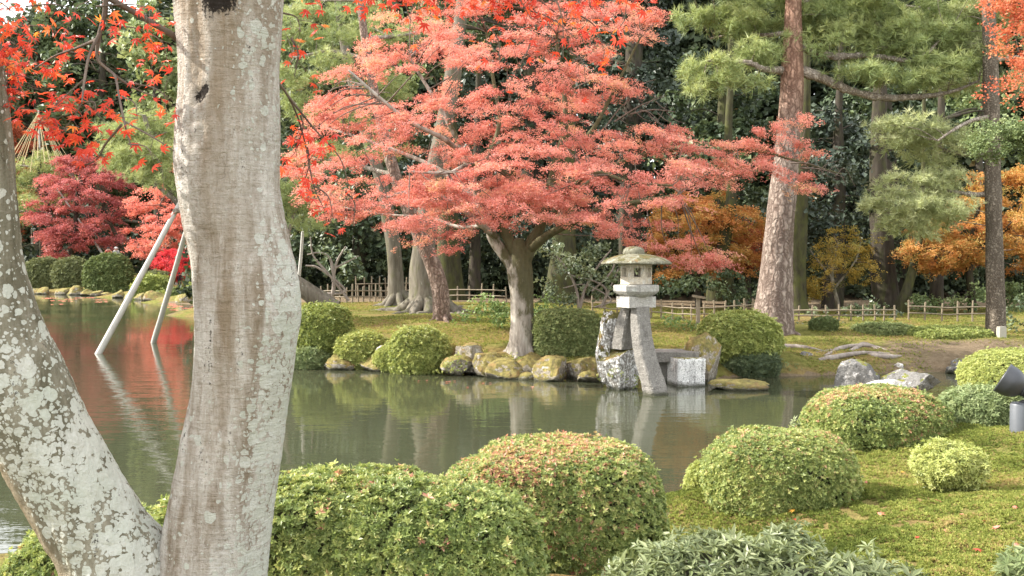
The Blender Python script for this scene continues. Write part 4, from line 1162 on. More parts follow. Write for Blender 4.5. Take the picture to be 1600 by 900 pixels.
def main_maple():
    Y = 23.5; b = G(815, Y)
    t = thing('maple_tree', 'wide spreading coral red maple on the mossy bank behind the pond', 'tree', b)
    mb = MB()
    L = [[(812, 562, 52, 0), (814, 540, 43, 0), (815, 505, 37, 0), (814, 460, 37), (812, 425, 40), (812, 398, 34), (808, 375, 20)],
         [(806, 425, 22), (790, 400, 20), (772, 375, 18), (764, 350, 16), (752, 322, 14), (738, 285, 12), (724, 240, 10), (700, 190, 8), (670, 140, 6), (640, 90, 4)],
         [(806, 400, 22), (795, 375, 18), (785, 350, 15), (792, 320, 12), (800, 290, 12), (803, 262, 9, -.4), (806, 200, 7, -.6)],
         [(818, 405, 26), (830, 380, 20), (846, 350, 17), (856, 310, 15), (866, 265, 13), (878, 225, 12), (884, 190, 9), (880, 130, 7), (870, 60, 5), (880, 0, 4)],
         [(776, 372, 12), (750, 350, 10, -.5), (715, 322, 8, -.9), (680, 305, 7, -1.2), (640, 300, 6, -1.5), (604, 308, 4, -1.8)],
         [(824, 392, 16), (860, 365, 13, -.4), (900, 345, 11, -.9), (945, 325, 9, -1.3), (1000, 315, 7, -1.5), (1060, 305, 5, -1.5)],
         [(845, 350, 12), (890, 310, 10, .6), (935, 275, 9, .8), (980, 250, 8, .9), (1040, 235, 7, .8), (1110, 235, 6, .6), (1180, 235, 5, .4), (1240, 250, 4, .2), (1315, 272, 2, 0)],
         [(756, 330, 10), (720, 290, 9, .8), (680, 262, 8, 1.3), (630, 240, 7, 1.6), (560, 215, 5, 1.8), (510, 200, 3, 2)],
         [(738, 285, 9), (765, 240, 8, .9), (780, 190, 7, 1.2), (770, 120, 6, 1.5), (760, 50, 4, 1.6)],
         [(870, 250, 9), (920, 210, 7, .3), (950, 160, 6, .3), (975, 110, 4, .2), (1000, 60, 3)],
         [(724, 240, 8), (690, 215, 7, -.8), (640, 190, 6, -1.3), (590, 150, 5, -1.6), (545, 110, 3, -1.7)],
         [(803, 280, 8), (770, 262, 7, -1.2), (730, 258, 6, -1.8), (700, 270, 5, -2.2), (640, 268, 3, -2.6)],
         [(860, 290, 9), (880, 300, 7, -1.2), (930, 270, 6, -2.0), (985, 285, 4, -2.4), (1050, 290, 3, -2.5)],
         [(764, 350, 8), (720, 355, 6, .8), (670, 340, 5, 1.2), (600, 335, 4, 1.5), (520, 320, 2.5, 1.7), (460, 300, 2, 1.8)]]
    nodes = limbs_px(mb, L, Y)
    roots(mb, b, .26, 6, .35)
    tk = mb
    out = [(440, 235), (462, 190), (500, 150), (520, 95), (560, 60), (600, 20), (640, -30), (760, -70), (900, -80), (1010, -20), (1035, 12), (1020, 55), (985, 75), (1000, 95), (1022, 115), (1000, 135), (985, 165), (960, 205),
           (1000, 190), (1060, 182), (1100, 205), (1150, 218), (1190, 222), (1225, 250), (1180, 280), (1110, 300), (1075, 322), (1062, 350), (1040, 372), (1000, 372), (930, 372), (880, 352), (850, 350), (790, 352),
           (740, 375), (700, 385), (640, 370), (590, 375), (530, 352), (480, 325), (440, 305)]
    pads = sample_crown(out, Y, 3.6, 395, 10)
    # a few sky and forest gaps
    keep = np.ones(len(pads), bool)
    px = 800 + pads[:, 0] / pads[:, 1] * 1600; py = 402 + (H - pads[:, 2]) / pads[:, 1] * 1600
    for gx, gy, rx, ry in [(590, 245, 45, 22), (660, 255, 30, 16), (545, 90, 30, 22), (920, 200, 28, 26), (690, 110, 22, 14), (640, 60, 24, 18), (780, 25, 24, 20), (900, 265, 22, 12), (810, 150, 22, 12), (550, 225, 22, 20), (760, 330, 20, 16), (470, 350, 40, 14), (1010, 170, 30, 18)]:
        keep &= ((px - gx) / rx) ** 2 + ((py - gy) / ry) ** 2 > 1
    pads = pads[keep]
    right = [P(x, y, Y + d) for x, y, d in [(1080, 400, -1.2), (1110, 398, -1.0), (1138, 396, -.9), (1060, 380, -1.2), (1100, 415, -1), (1090, 372, -.8), (1050, 405, -.9), (1120, 412, -1.1), (1240, 190, .3), (1262, 186, .2), (1215, 200, .3), (1255, 225, .2), (1235, 215, .2),
                                             (1270, 240, .1), (1230, 275, .2), (1252, 292, .1), (1280, 292, 0), (1210, 262, .3), (1190, 205, .4), (1170, 225, .5), (1265, 275, .1), (1215, 235, .3), (1195, 245, .3), (1025, 385, -1.5), (990, 378, -1.7), (700, 385, -1.5), (650, 375, -1.6)]]
    low = sample_crown([(600, 300), (700, 250), (820, 262), (960, 255), (1080, 250), (1085, 330), (1040, 368), (960, 366), (880, 350), (800, 345), (740, 372), (660, 372), (600, 360)], Y - 2.6, 1.0, 60)
    low2 = sample_crown([(455, 245), (520, 180), (640, 160), (800, 140), (960, 150), (1040, 215), (1000, 300), (800, 330), (600, 320), (470, 320)], Y - 2.2, 1.4, 30)
    pads = np.vstack([pads, right, low, low2])
    mb = MB()
    maple_pads(mb, pads, np.array([b[0], Y]), 0.74, .072, 84, thick=.032, droop=.24)
    mb.build('crown', M['maple'], t)
    mb = tk
    twigs_to(mb, nodes, pads, .018, .55, .04, 2.6, m=1)
    # bare grey twigs beyond the leaves
    for x0, y0, x1, y1 in [(960, 190, 1040, 150), (985, 178, 1055, 175), (975, 165, 1000, 135), (1000, 172, 1030, 190), (1250, 262, 1320, 278), (1235, 255, 1290, 265), (945, 200, 990, 150)]:
        tube(mb, [P(x0, y0, Y), P((x0 + x1) / 2, (y0 + y1) / 2 - 5, Y), P(x1, y1, Y)], [.022, .014, .005], 5, 4, m=1)
        for f in (.4, .6, .8):
            xa, ya = x0 + (x1 - x0) * f, y0 + (y1 - y0) * f
            tube(mb, [P(xa, ya, Y), P(xa + 14, ya - 12 * random.choice((-1, 1)), Y), P(xa + 30, ya - 17 * random.choice((-1, 1)), Y)], [.010, .007, .003], 4, 3, m=1)
    tk.build('trunk', [M['bark_main_maple'], M['twig']], t)

main_maple()

def small_maple(label, outline, Y, depth, npad, ncl, mat, trunks, size, leaf, bark='bark_dark', amean=None, name='maple_tree', frac=.35, base=None, group=None, cut=None):
    px = trunks[0][0][0]; b = G(px, Y)
    t = thing(name, label, 'tree', b, group)
    mb = MB(); nodes = limbs_px(mb, trunks, Y)
    tk = mb
    pads = sample_crown(outline, Y, depth, npad)
    if cut is not None: pads = pads[cut(pads)]
    mb = MB(); maple_pads(mb, pads, np.array([b[0], Y]), size, leaf, ncl, amean)
    mb.build('crown', M[mat], t)
    if frac:
        twigs_to(tk, nodes, pads, .02 * Y / 25, frac, .05, m=1)
    tk.build('trunk', [M[bark], M['twig']], t)
    return t

def needles(mb, pads, Y, n_per, L, a0=.5, upb=.75, droopy=0.0):
    """pads: (px, py, rx, ry[, dY, depth])"""
    cs = []
    for q in pads:
        px, py, rx, ry = q[:4]; dy = q[4] if len(q) > 4 else 0; y = Y + dy
        c = P(px, py, y); r = np.array([rx, max(rx * .75, ry), ry]) / 1600 * y
        n = int(n_per * (rx * ry) / 1000)
        # sub-cushions make a torn outline
        k = max(5, int(n / 26)); u = rdir(k) * (rng.random((k, 1)) ** .42); sub = c + u * r
        sub[:, 2] -= .12 * r[2] * (u[:, 0] ** 2) 
        i = rng.integers(0, k, n); o = rng.normal(size=(n, 3)) * np.array([.16, .16, .075]) * (y / 25) * 1.15
        p = sub[i] + o
        ax = unit(np.array([0, 0, upb]) + unit(p - c) * .55 + .45 * rng.normal(size=(n, 3)) + np.array([0, 0, -droopy]))
        a = a0 + rng.normal(0, .12, k)[i] + rng.normal(0, .1, n) + .12 * o[:, 2] / .1
        scatter(mb, T_PN, p, ax, L * rng.uniform(.7, 1.25, n), np.clip(a, 0, 1))
        cs.append(sub)
    return cs

def pine(label, Y, trunk, limbs, pads, mat, n_per, L, bark, a0=.5, basepx=None, rootn=0, droopy=0., tf=.4, name='pine_tree', kids=()):
    px = trunk[0][0]; b = G(px, Y + (trunk[0][3] if len(trunk[0]) > 3 else 0))
    t = thing(name, label, 'tree', b)
    mb = MB(); n1 = limbs_px(mb, [trunk], Y, 16, 9, .07)
    if rootn: roots(mb, b, trunk[0][2] / 3200 * Y * .62, rootn, .5)
    mb.build('trunk', bark, t)
    mb = MB(); n2 = limbs_px(mb, limbs, Y, 9, 9, .30) if limbs else n1
    nodes = np.vstack([n1, n2])
    cm = MB(); subs = needles(cm, pads, Y, n_per, L, a0, droopy=droopy)
    cm.build('crown', M[mat], t)
    s = np.concatenate(subs); s = s[rng.random(len(s)) < tf]
    twigs_to(mb, nodes, s, .016 * Y / 25, 1, .05)
    mb.build('branch', M['bark_limb'], t)
    return t

def pine_bark(name, z0, z1):
    m = bark_mat(name, (.17, .12, .095), (.46, .39, .33), plate=8)
    nt = m.node_tree; bs = nt.nodes['Principled BSDF']
    c = bs.inputs['Base Color'].links[0].from_socket
    sp = nd(nt, 'SeparateXYZ'); nt.links.new(coords(nt), sp.inputs[0])
    f = nd(nt, 'MapRange'); f.inputs[1].default_value = z0; f.inputs[2].default_value = z1; nt.links.new(sp.outputs['Z'], f.inputs[0])
    red = mix(nt, 1.0, c, (1.15, .87, .75), 'MULTIPLY')
    c2 = mix(nt, f.outputs[0], c, red)
    nt.links.new(c2, bs.inputs['Base Color'])
    return m

big = pine('tall red pine with plated bark and layered needles right of the lantern', 26.6,
     [(1207, 540, 70), (1208, 505, 63), (1210, 470, 56), (1212, 430, 51), (1217, 370, 45), (1226, 280, 40), (1233, 200, 37), (1237, 130, 36), (1239, 60, 29), (1240, 0, 25), (1244, -160, 20), (1246, -300, 14)],
     [[(1226, 104, 22), (1250, 110, 17), (1285, 122, 14), (1325, 140, 13), (1375, 152, 12), (1440, 151, 9), (1490, 142, 6), (1530, 126, 3)],
      [(1222, 110, 14), (1195, 108, 9, -.4), (1170, 98, 8, -.5), (1140, 97, 6, -.6), (1105, 95, 3, -.7)],
      [(1250, 72, 14, .1), (1280, 84, 12, .2), (1310, 88, 12, .2), (1350, 85, 10, .3), (1385, 72, 7, .3), (1410, 60, 4, .3)],
      [(1345, 85, 8, .3), (1385, 90, 8, .1), (1425, 95, 7, 0), (1450, 82, 6, -.1), (1465, 66, 4, -.1), (1480, 55, 2, -.1)],
      [(1238, 50, 10), (1200, 55, 7, .6), (1160, 52, 5, 1), (1110, 60, 3, 1.2)], [(1240, 5, 9), (1300, -5, 7, .6), (1380, 5, 5, 1), (1460, 15, 3, 1.2)]],
     [(1150, 50, 85, 26, .8), (1120, 105, 55, 26, -.5), (1105, 138, 40, 18, -.6), (1170, 82, 60, 22, .2), (1190, 15, 90, 30, 1.2), (1195, 48, 40, 16, .9), (1110, 20, 50, 22, .6), (1330, 30, 95, 28, .8), (1300, 62, 60, 18, -.2), (1400, 55, 70, 22, .3),
      (1440, 30, 80, 30, 1.0), (1490, 60, 60, 26, .3), (1460, 82, 60, 22, -.2), (1410, 118, 90, 18, -.2), (1350, 114, 38, 12, -.4), (1480, 106, 62, 16, -.3), (1520, 100, 40, 18, .2), (1470, 118, 40, 12, -.5), (1390, 122, 42, 10, -.6), (1520, 20, 50, 26, .8), (1275, 10, 60, 24, .9), (1360, 10, 90, 26, .4), (1450, 55, 70, 22, .6), (1380, 80, 60, 16, .7), (1510, 75, 50, 20, .4), (1340, 50, 70, 22, .6), (1290, -40, 120, 30, 0), (1160, -40, 90, 30, 0), (1430, -40, 110, 30, 0), (1185, 130, 26, 10, -.5)],
     'pine', 140, .25, pine_bark('bark_pine_big', 4.6, 6.6), .5, rootn=7, droopy=.25)

# its roots breaking through the bare bank
mb = MB()
for q in [[(1205, 545), (1230, 543), (1262, 545), (1300, 552)], [(1290, 556), (1320, 545), (1360, 542), (1400, 553)], [(1280, 562), (1310, 560), (1350, 554), (1392, 552)], [(1330, 548), (1352, 540), (1372, 545)], [(1350, 552), (1385, 560), (1410, 556)], [(1300, 547), (1275, 551)]]:
    pts = []
    for i, (px, py) in enumerate(q):
        Yq = 24.0
        for _ in range(8):
            g = G(px, Yq); Yq += np.clip(((402 + (H - g[2]) / Yq * 1600) - py) * .03, -.5, .5)
        pts.append(np.array([g[0], Yq, g[2] + (.035 if 0 < i < len(q) - 1 else -.02)]))
    tube(mb, pts, np.interp(range(len(pts)), [0, 1, len(pts) - 1], [.05, .065, .03]), 8, 6, rough=.25)
mb.build('root', M['twig_pale'], big)

pine('slim dark pine with pale grey green cushions at the right edge', 26.0,
     [(1556, 540, 38), (1556, 520, 31), (1556, 470, 27), (1554, 400, 26), (1551, 250, 24), (1548, 130, 23), (1545, 0, 20), (1540, -200, 14)],
     [[(1551, 182, 8), (1520, 188, 6, -.3), (1490, 203, 5, -.5), (1465, 220, 3, -.6)], [(1553, 303, 9), (1520, 304, 8, .2), (1480, 298, 5, .4), (1440, 290, 3, .5)], [(1552, 240, 7), (1500, 240, 5, .6), (1440, 222, 3, .9)], [(1548, 95, 8), (1580, 90, 5, .5), (1620, 80, 3, 1)]],
     [(1430, 190, 75, 14, -.4), (1470, 205, 60, 15, .3), (1420, 222, 48, 14, .5), (1490, 228, 55, 16, .6), (1450, 250, 50, 14, .8), (1420, 285, 55, 22, .3), (1460, 300, 65, 22, .4), (1400, 315, 38, 20, .2), (1440, 335, 60, 22, .6), (1480, 325, 40, 20, -.2), (1420, 358, 42, 18, .4), (1560, 25, 60, 24, .8), (1575, 70, 50, 18, .4), (1530, 60, 40, 18, .8), (1580, 130, 40, 16, 1), (1500, 30, 60, 24, 1.2), (1480, 90, 50, 20, 1.4), (1500, 130, 46, 16, 1.2), (1590, 20, 60, 30, 1.5), (1450, 215, 80, 16, 0), (1400, 200, 40, 12, .3), (1440, 312, 80, 18, 0), (1500, 280, 40, 16, .4), (1410, 340, 40, 16, .3)],
     'pine_grey', 150, .20, M['bark_slim'], .5)

pine('thin leaning pine with fine pale needles rising behind the coral maple', 28.0,
     [(691, 512, 34), (690, 495, 28), (688, 455, 27), (680, 425, 26), (668, 395, 24), (653, 362, 23), (640, 330, 22), (618, 275, 19), (598, 200, 17), (580, 120, 14), (565, 20, 12), (560, -120, 8)],
     [[(618, 275, 9), (570, 262, 7, .6), (510, 250, 5, 1), (460, 245, 3, 1)], [(590, 170, 9), (540, 160, 6, .7), (480, 165, 4, 1)], [(575, 95, 8), (520, 80, 6, .5), (460, 90, 4, .8)], [(570, 60, 8), (630, 55, 5, .6), (690, 40, 3, .8)], [(562, 0, 6), (510, 0, 4, .5)]],
     [(495, 55, 60, 20, .8), (550, 25, 70, 22, .8), (470, 110, 50, 20, .8), (520, 95, 45, 16, .3), (485, 175, 48, 18, 1), (455, 150, 34, 16, 1), (470, 240, 48, 18, 1), (530, 245, 50, 14, .9), (590, 70, 55, 20, 1), (570, 130, 50, 16, 1), (640, 50, 50, 18, 1), (560, 190, 50, 16, 1.2), (455, 20, 50, 20, 1), (600, 230, 40, 14, 1.3), (460, 290, 40, 14, 1), (620, 150, 40, 16, 1.4)],
     'pine_pale', 140, .21, M['bark_pine'], .55, rootn=4)

pine('pine leaning out low over the pond on two slanting poles', 28.6,
     [(520, 486, 40, .4), (503, 472, 34, .4), (475, 452, 28, .3), (440, 425, 25, .2), (390, 388, 22), (330, 345, 20), (285, 320, 18), (260, 280, 15), (240, 230, 11), (225, 180, 6)],
     [[(280, 318, 9), (258, 300, 7, -.3), (240, 285, 4, -.4)], [(250, 255, 8), (220, 245, 6, .3), (190, 240, 3, .4)], [(330, 345, 9), (350, 290, 7, .4), (380, 240, 5, .6)], [(440, 425, 9), (450, 370, 7, .4), (460, 330, 4, .6)], [(300, 325, 9), (272, 330, 8, -.4)]],
     [(215, 215, 50, 22, .2), (245, 190, 34, 16, .4), (195, 250, 36, 16, 0), (250, 240, 40, 20, .2), (235, 275, 40, 14, -.2), (262, 296, 34, 12, -.2), (205, 185, 28, 12, .4), (225, 240, 50, 22, -.3), (265, 215, 30, 22, .3), (190, 215, 34, 16, .3), (255, 265, 34, 16, -.1), (360, 270, 60, 24, .4), (340, 210, 60, 24, .5), (455, 325, 40, 16, .6), (478, 345, 34, 12, .6), (440, 300, 36, 16, .8), (175, 222, 24, 12, .2)],
     'pine_pale', 210, .21, M['bark_grey'], .68)

# the two big rooted trunks behind the lawn
def trunk_tree(label, Y, trunk, crown, mat='midgreen', bark='bark_grey', rootn=9, rl=1.0, n=1500, s=.34, name='broadleaf_tree', limbs=(), a0=.5, rough=.07, group=None):
    b = G(trunk[0][0], Y); t = thing(name, label, 'tree', b, group)
    mb = MB(); nodes = limbs_px(mb, [trunk] + list(limbs), Y, 14, 8, rough)
    if rootn: roots(mb, b, trunk[0][2] / 3200 * Y * .62, rootn, rl)
    tk = mb
    if crown:
        mb = MB(); cl = leaf_clumps(mb, crown, Y, n, s, a0)
        mb.build('crown', M[mat], t)
        twigs_to(tk, nodes, cl[rng.random(len(cl)) < .35], .02 * Y / 25, 1, .06, m=1)
    tk.build('trunk', [M[bark], M['bark_dark']], t)
    return t

def leaf_clumps(mb, crown, Y, n, s, a0=.5, rough=1.0):
    """crown: (px, py, rx, ry[, dY]); n leaf sprays per 100x100 px of crown face"""
    C = []
    for q in crown:
        y = Y + (q[4] if len(q) > 4 else 0); c = P(q[0], q[1], y)
        r = np.array([q[2], (q[2] + q[3]) * .5, q[3]]) / 1600 * y
        k = max(6, int(q[2] * q[3] / 260)); u = rdir(k) * (.35 + .65 * rng.random((k, 1)) ** .5)
        sub = c + u * r
        C.append(sub)
        rc = (min(r[0], r[2]) * .30 + .25) * rng.uniform(.6, 1.25, k)
        ca = rng.normal(0, .16, k)
        m_ = int(n * q[2] * q[3] / 2500); i = rng.integers(0, k, m_)
        v = rdir(m_) * (rng.random((m_, 1)) ** .3); p = sub[i] + v * rc[i][:, None] * np.array([1, 1, .62])
        ax = unit(v * .6 + np.array([0, 0, .6]) + .5 * rng.normal(size=(m_, 3)))
        a = a0 + ca[i] + .18 * v[:, 2] + rng.normal(0, .12, m_)
        scatter(mb, T_CL, p, ax, s * rng.uniform(.7, 1.3, m_), np.clip(a, 0, 1))
    return np.concatenate(C)

trunk_tree('smooth grey trunk on spreading roots left of the bigger rooted one', 34.5, [(622, 482, 46), (620, 465, 28), (618, 420, 24), (614, 380, 24), (607, 340, 23), (595, 280, 20), (570, 200, 17), (540, 80, 14), (520, -60, 9)],
           [(520, 20, 70, 50, 1), (600, -20, 90, 50, 2), (470, 60, 50, 40, 2), (690, 30, 70, 50, 3), (640, 110, 50, 40, 3)], 'midgreen', n=150, s=.34, rootn=9, rl=1.0)
trunk_tree('broad trunk with a skirt of mossy buttress roots', 32.0, [(668, 498, 72), (666, 478, 58), (664, 450, 47), (662, 420, 42), (664, 380, 36), (672, 320, 32), (690, 220, 28), (710, 100, 24), (730, -60, 16)],
           [(760, 0, 120, 60, 2), (700, 80, 70, 45, 3), (850, 40, 80, 60, 3), (620, 200, 60, 40, 3), (600, 300, 60, 30, 4), (560, 250, 40, 30, 4)], 'darkgreen', rootn=13, rl=1.3, n=150, s=.34, rough=.14)

# dark forest behind: every trunk and crown a tree of its own
D = [
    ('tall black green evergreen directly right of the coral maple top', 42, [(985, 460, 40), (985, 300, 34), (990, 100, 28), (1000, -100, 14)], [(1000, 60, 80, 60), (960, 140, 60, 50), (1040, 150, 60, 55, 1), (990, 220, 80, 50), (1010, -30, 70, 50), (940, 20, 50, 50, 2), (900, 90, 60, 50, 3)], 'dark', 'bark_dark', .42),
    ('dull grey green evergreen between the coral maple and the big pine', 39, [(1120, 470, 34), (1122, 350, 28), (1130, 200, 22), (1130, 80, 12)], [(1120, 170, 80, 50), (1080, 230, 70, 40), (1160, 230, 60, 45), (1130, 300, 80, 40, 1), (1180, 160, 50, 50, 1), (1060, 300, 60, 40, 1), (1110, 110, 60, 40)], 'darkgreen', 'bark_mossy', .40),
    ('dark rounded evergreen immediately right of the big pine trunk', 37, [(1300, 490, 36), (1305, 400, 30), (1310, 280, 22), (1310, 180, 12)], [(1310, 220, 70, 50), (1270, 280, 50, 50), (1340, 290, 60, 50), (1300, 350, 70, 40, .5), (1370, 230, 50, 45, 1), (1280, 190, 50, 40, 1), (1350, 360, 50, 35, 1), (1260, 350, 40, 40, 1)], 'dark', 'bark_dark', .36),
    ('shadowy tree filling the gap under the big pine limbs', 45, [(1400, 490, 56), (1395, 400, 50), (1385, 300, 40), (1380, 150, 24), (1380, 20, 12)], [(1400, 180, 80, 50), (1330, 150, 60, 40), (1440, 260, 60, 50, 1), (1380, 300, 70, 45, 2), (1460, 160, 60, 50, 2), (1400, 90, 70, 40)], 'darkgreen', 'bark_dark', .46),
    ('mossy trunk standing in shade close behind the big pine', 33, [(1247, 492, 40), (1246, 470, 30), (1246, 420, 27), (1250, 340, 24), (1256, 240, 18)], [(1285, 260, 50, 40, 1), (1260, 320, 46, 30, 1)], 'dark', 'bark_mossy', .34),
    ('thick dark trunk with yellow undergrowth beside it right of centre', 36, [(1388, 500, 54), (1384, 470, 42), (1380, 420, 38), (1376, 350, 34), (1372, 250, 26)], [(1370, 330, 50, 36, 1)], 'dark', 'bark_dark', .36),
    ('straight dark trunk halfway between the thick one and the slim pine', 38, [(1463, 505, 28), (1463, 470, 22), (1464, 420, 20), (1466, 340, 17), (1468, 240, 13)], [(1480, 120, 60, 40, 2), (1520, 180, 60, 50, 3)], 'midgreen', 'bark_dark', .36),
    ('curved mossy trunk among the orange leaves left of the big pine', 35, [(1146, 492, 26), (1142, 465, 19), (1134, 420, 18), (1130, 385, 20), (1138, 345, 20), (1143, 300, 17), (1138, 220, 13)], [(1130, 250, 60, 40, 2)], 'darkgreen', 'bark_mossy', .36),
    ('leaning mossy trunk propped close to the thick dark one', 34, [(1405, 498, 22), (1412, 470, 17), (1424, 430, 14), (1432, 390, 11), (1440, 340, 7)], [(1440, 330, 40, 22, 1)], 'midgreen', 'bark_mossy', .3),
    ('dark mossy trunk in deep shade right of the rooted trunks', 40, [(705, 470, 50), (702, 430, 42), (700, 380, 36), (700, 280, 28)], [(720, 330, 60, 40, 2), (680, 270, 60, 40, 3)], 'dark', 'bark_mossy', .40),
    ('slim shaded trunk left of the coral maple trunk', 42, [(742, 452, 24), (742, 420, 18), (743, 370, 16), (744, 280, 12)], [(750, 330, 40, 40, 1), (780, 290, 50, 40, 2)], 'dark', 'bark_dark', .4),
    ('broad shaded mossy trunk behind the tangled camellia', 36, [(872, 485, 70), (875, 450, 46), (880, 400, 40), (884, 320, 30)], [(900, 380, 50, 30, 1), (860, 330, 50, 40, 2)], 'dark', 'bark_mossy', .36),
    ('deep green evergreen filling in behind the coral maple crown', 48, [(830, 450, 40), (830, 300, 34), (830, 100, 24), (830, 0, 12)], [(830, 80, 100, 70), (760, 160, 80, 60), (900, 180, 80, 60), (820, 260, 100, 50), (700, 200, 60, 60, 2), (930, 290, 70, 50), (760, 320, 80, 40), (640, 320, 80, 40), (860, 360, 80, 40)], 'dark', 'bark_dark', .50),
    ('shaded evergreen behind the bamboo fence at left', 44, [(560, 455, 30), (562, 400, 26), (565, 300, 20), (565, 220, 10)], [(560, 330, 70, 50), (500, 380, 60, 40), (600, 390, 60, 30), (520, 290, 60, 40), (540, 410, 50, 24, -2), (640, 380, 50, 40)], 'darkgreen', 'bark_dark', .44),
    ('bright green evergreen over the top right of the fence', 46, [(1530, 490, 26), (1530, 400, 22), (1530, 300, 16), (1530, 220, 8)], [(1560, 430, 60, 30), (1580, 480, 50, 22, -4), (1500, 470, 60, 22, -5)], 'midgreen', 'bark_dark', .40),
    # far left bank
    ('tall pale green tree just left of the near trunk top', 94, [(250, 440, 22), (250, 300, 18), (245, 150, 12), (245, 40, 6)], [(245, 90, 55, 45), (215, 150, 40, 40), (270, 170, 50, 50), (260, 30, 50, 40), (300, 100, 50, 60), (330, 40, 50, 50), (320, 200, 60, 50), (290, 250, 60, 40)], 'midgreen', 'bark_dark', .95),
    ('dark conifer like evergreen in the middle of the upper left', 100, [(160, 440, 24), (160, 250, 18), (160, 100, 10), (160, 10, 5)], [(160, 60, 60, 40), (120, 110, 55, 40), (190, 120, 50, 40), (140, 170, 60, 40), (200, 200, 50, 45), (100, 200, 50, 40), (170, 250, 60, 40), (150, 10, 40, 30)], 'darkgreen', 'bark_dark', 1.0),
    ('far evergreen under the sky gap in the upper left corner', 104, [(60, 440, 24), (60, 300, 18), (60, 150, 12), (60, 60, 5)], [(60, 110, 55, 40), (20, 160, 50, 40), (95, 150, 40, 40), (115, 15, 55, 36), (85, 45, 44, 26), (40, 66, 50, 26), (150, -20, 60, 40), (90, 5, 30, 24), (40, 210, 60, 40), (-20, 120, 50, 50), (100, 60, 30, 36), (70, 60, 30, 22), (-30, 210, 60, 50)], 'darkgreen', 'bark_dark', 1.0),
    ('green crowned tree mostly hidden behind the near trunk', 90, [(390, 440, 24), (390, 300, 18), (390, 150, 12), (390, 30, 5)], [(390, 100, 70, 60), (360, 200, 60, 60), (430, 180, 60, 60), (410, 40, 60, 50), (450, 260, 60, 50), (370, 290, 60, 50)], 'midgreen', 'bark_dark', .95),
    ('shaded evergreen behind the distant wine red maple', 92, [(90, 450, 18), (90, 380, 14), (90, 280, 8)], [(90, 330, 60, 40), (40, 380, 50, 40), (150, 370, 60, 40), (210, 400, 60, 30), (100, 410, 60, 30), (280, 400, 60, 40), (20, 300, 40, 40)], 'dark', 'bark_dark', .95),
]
for lab, Y, tr, cr, mat, bk, s in D:
    if Y < 60 and tr[-1][1] > 120: tr = tr + [(tr[-1][0] + 4, 90, tr[-1][2] * .7), (tr[-1][0] - 3, -70, tr[-1][2] * .4)]
    trunk_tree(lab, Y, tr, cr, mat, bk, a0=.74 if lab.startswith(('tall pale', 'green crowned')) else (.64 if Y > 80 else .5), rootn=5 if tr[0][2] > 38 and Y < 41 else 0, rl=.8, n=(95 if Y < 60 else 120), s=s)

# coloured maples of the background
small_maple('wine red maple on the distant left shore', [(38, 345), (60, 300), (60, 262), (95, 245), (150, 240), (190, 262), (206, 300), (200, 345), (185, 385), (150, 388), (110, 400), (80, 412), (70, 380)], 79, 5, 150, 42, 'maple_dark',
            [[(118, 445, 12), (112, 400, 10), (118, 350, 8), (122, 290, 5)], [(114, 395, 7), (150, 350, 5), (170, 300, 3)], [(116, 370, 6), (85, 340, 4), (70, 300, 2)], [(205, 445, 9), (195, 400, 8), (182, 370, 6), (160, 320, 4)]], 1.25, .26, amean=.5)
small_maple('coral red maple at the far side of the water left of the near trunk', [(182, 350), (200, 300), (225, 285), (260, 290), (290, 230), (330, 180), (400, 170), (440, 250), (430, 380), (340, 420), (300, 390), (280, 395), (235, 405), (205, 400)], 74, 6, 230, 42, 'maple_far',
            [[(238, 452, 9), (232, 420, 7), (240, 380, 6), (255, 330, 4)], [(330, 455, 12), (330, 380, 10), (340, 300, 7), (350, 220, 4)], [(330, 380, 7), (290, 340, 5), (250, 320, 3)]], 1.2, .24, amean=.45)
small_maple('low crimson maple bough close above the far bank', [(234, 412), (250, 395), (290, 385), (330, 392), (330, 430), (300, 425), (268, 440), (244, 436), (258, 422)], 67, 3, 70, 36, 'maple_crimson',
            [[(322, 460, 8), (318, 430, 6), (300, 412, 4), (262, 410, 2)]], .8, .19, amean=.5)
small_maple('rusty maple at the far left edge behind the rope cone pine', [(10, 190), (50, 205), (65, 250), (60, 330), (20, 380), (-60, 380), (-60, 200)], 88, 4, 90, 36, 'maple_rust', [[(20, 450, 12), (15, 350, 8), (15, 250, 4)]], 1.4, .30)
small_maple('orange maple glowing in shade behind the lantern', [(1020, 310), (1075, 300), (1140, 300), (1195, 340), (1190, 400), (1150, 430), (1080, 425), (1030, 440), (1015, 380)], 35.5, 1.8, 150, 40, 'maple_orange',
            [[(1092, 485, 12), (1090, 440, 9), (1098, 390, 7), (1110, 340, 4)], [(1090, 440, 6), (1060, 400, 5), (1040, 360, 3)], [(1096, 400, 6), (1140, 370, 4), (1170, 350, 2)]], .62, .13, amean=.62)
small_maple('small rust red maple showing between the big pine and the curved mossy trunk', [(1085, 340), (1130, 335), (1195, 355), (1198, 410), (1150, 420), (1100, 400)], 37.5, 1.4, 60, 40, 'maple_rust', [[(1170, 480, 10), (1168, 430, 8), (1160, 370, 5)]], .7, .14)
small_maple('spreading orange and gold maple behind the slim right pine', [(1395, 400), (1440, 360), (1490, 320), (1530, 275), (1600, 262), (1680, 270), (1680, 420), (1600, 420), (1550, 402), (1500, 420), (1450, 425)], 34.5, 2.6, 230, 42, 'maple_orange',
            [[(1520, 500, 15), (1518, 460, 12), (1515, 420, 11), (1520, 370, 9), (1530, 320, 5)], [(1516, 420, 8), (1480, 390, 6), (1440, 390, 3)], [(1518, 400, 8), (1570, 360, 6), (1630, 330, 3)], [(1518, 380, 6), (1500, 350, 4), (1480, 330, 2)]], .7, .13, amean=.66)
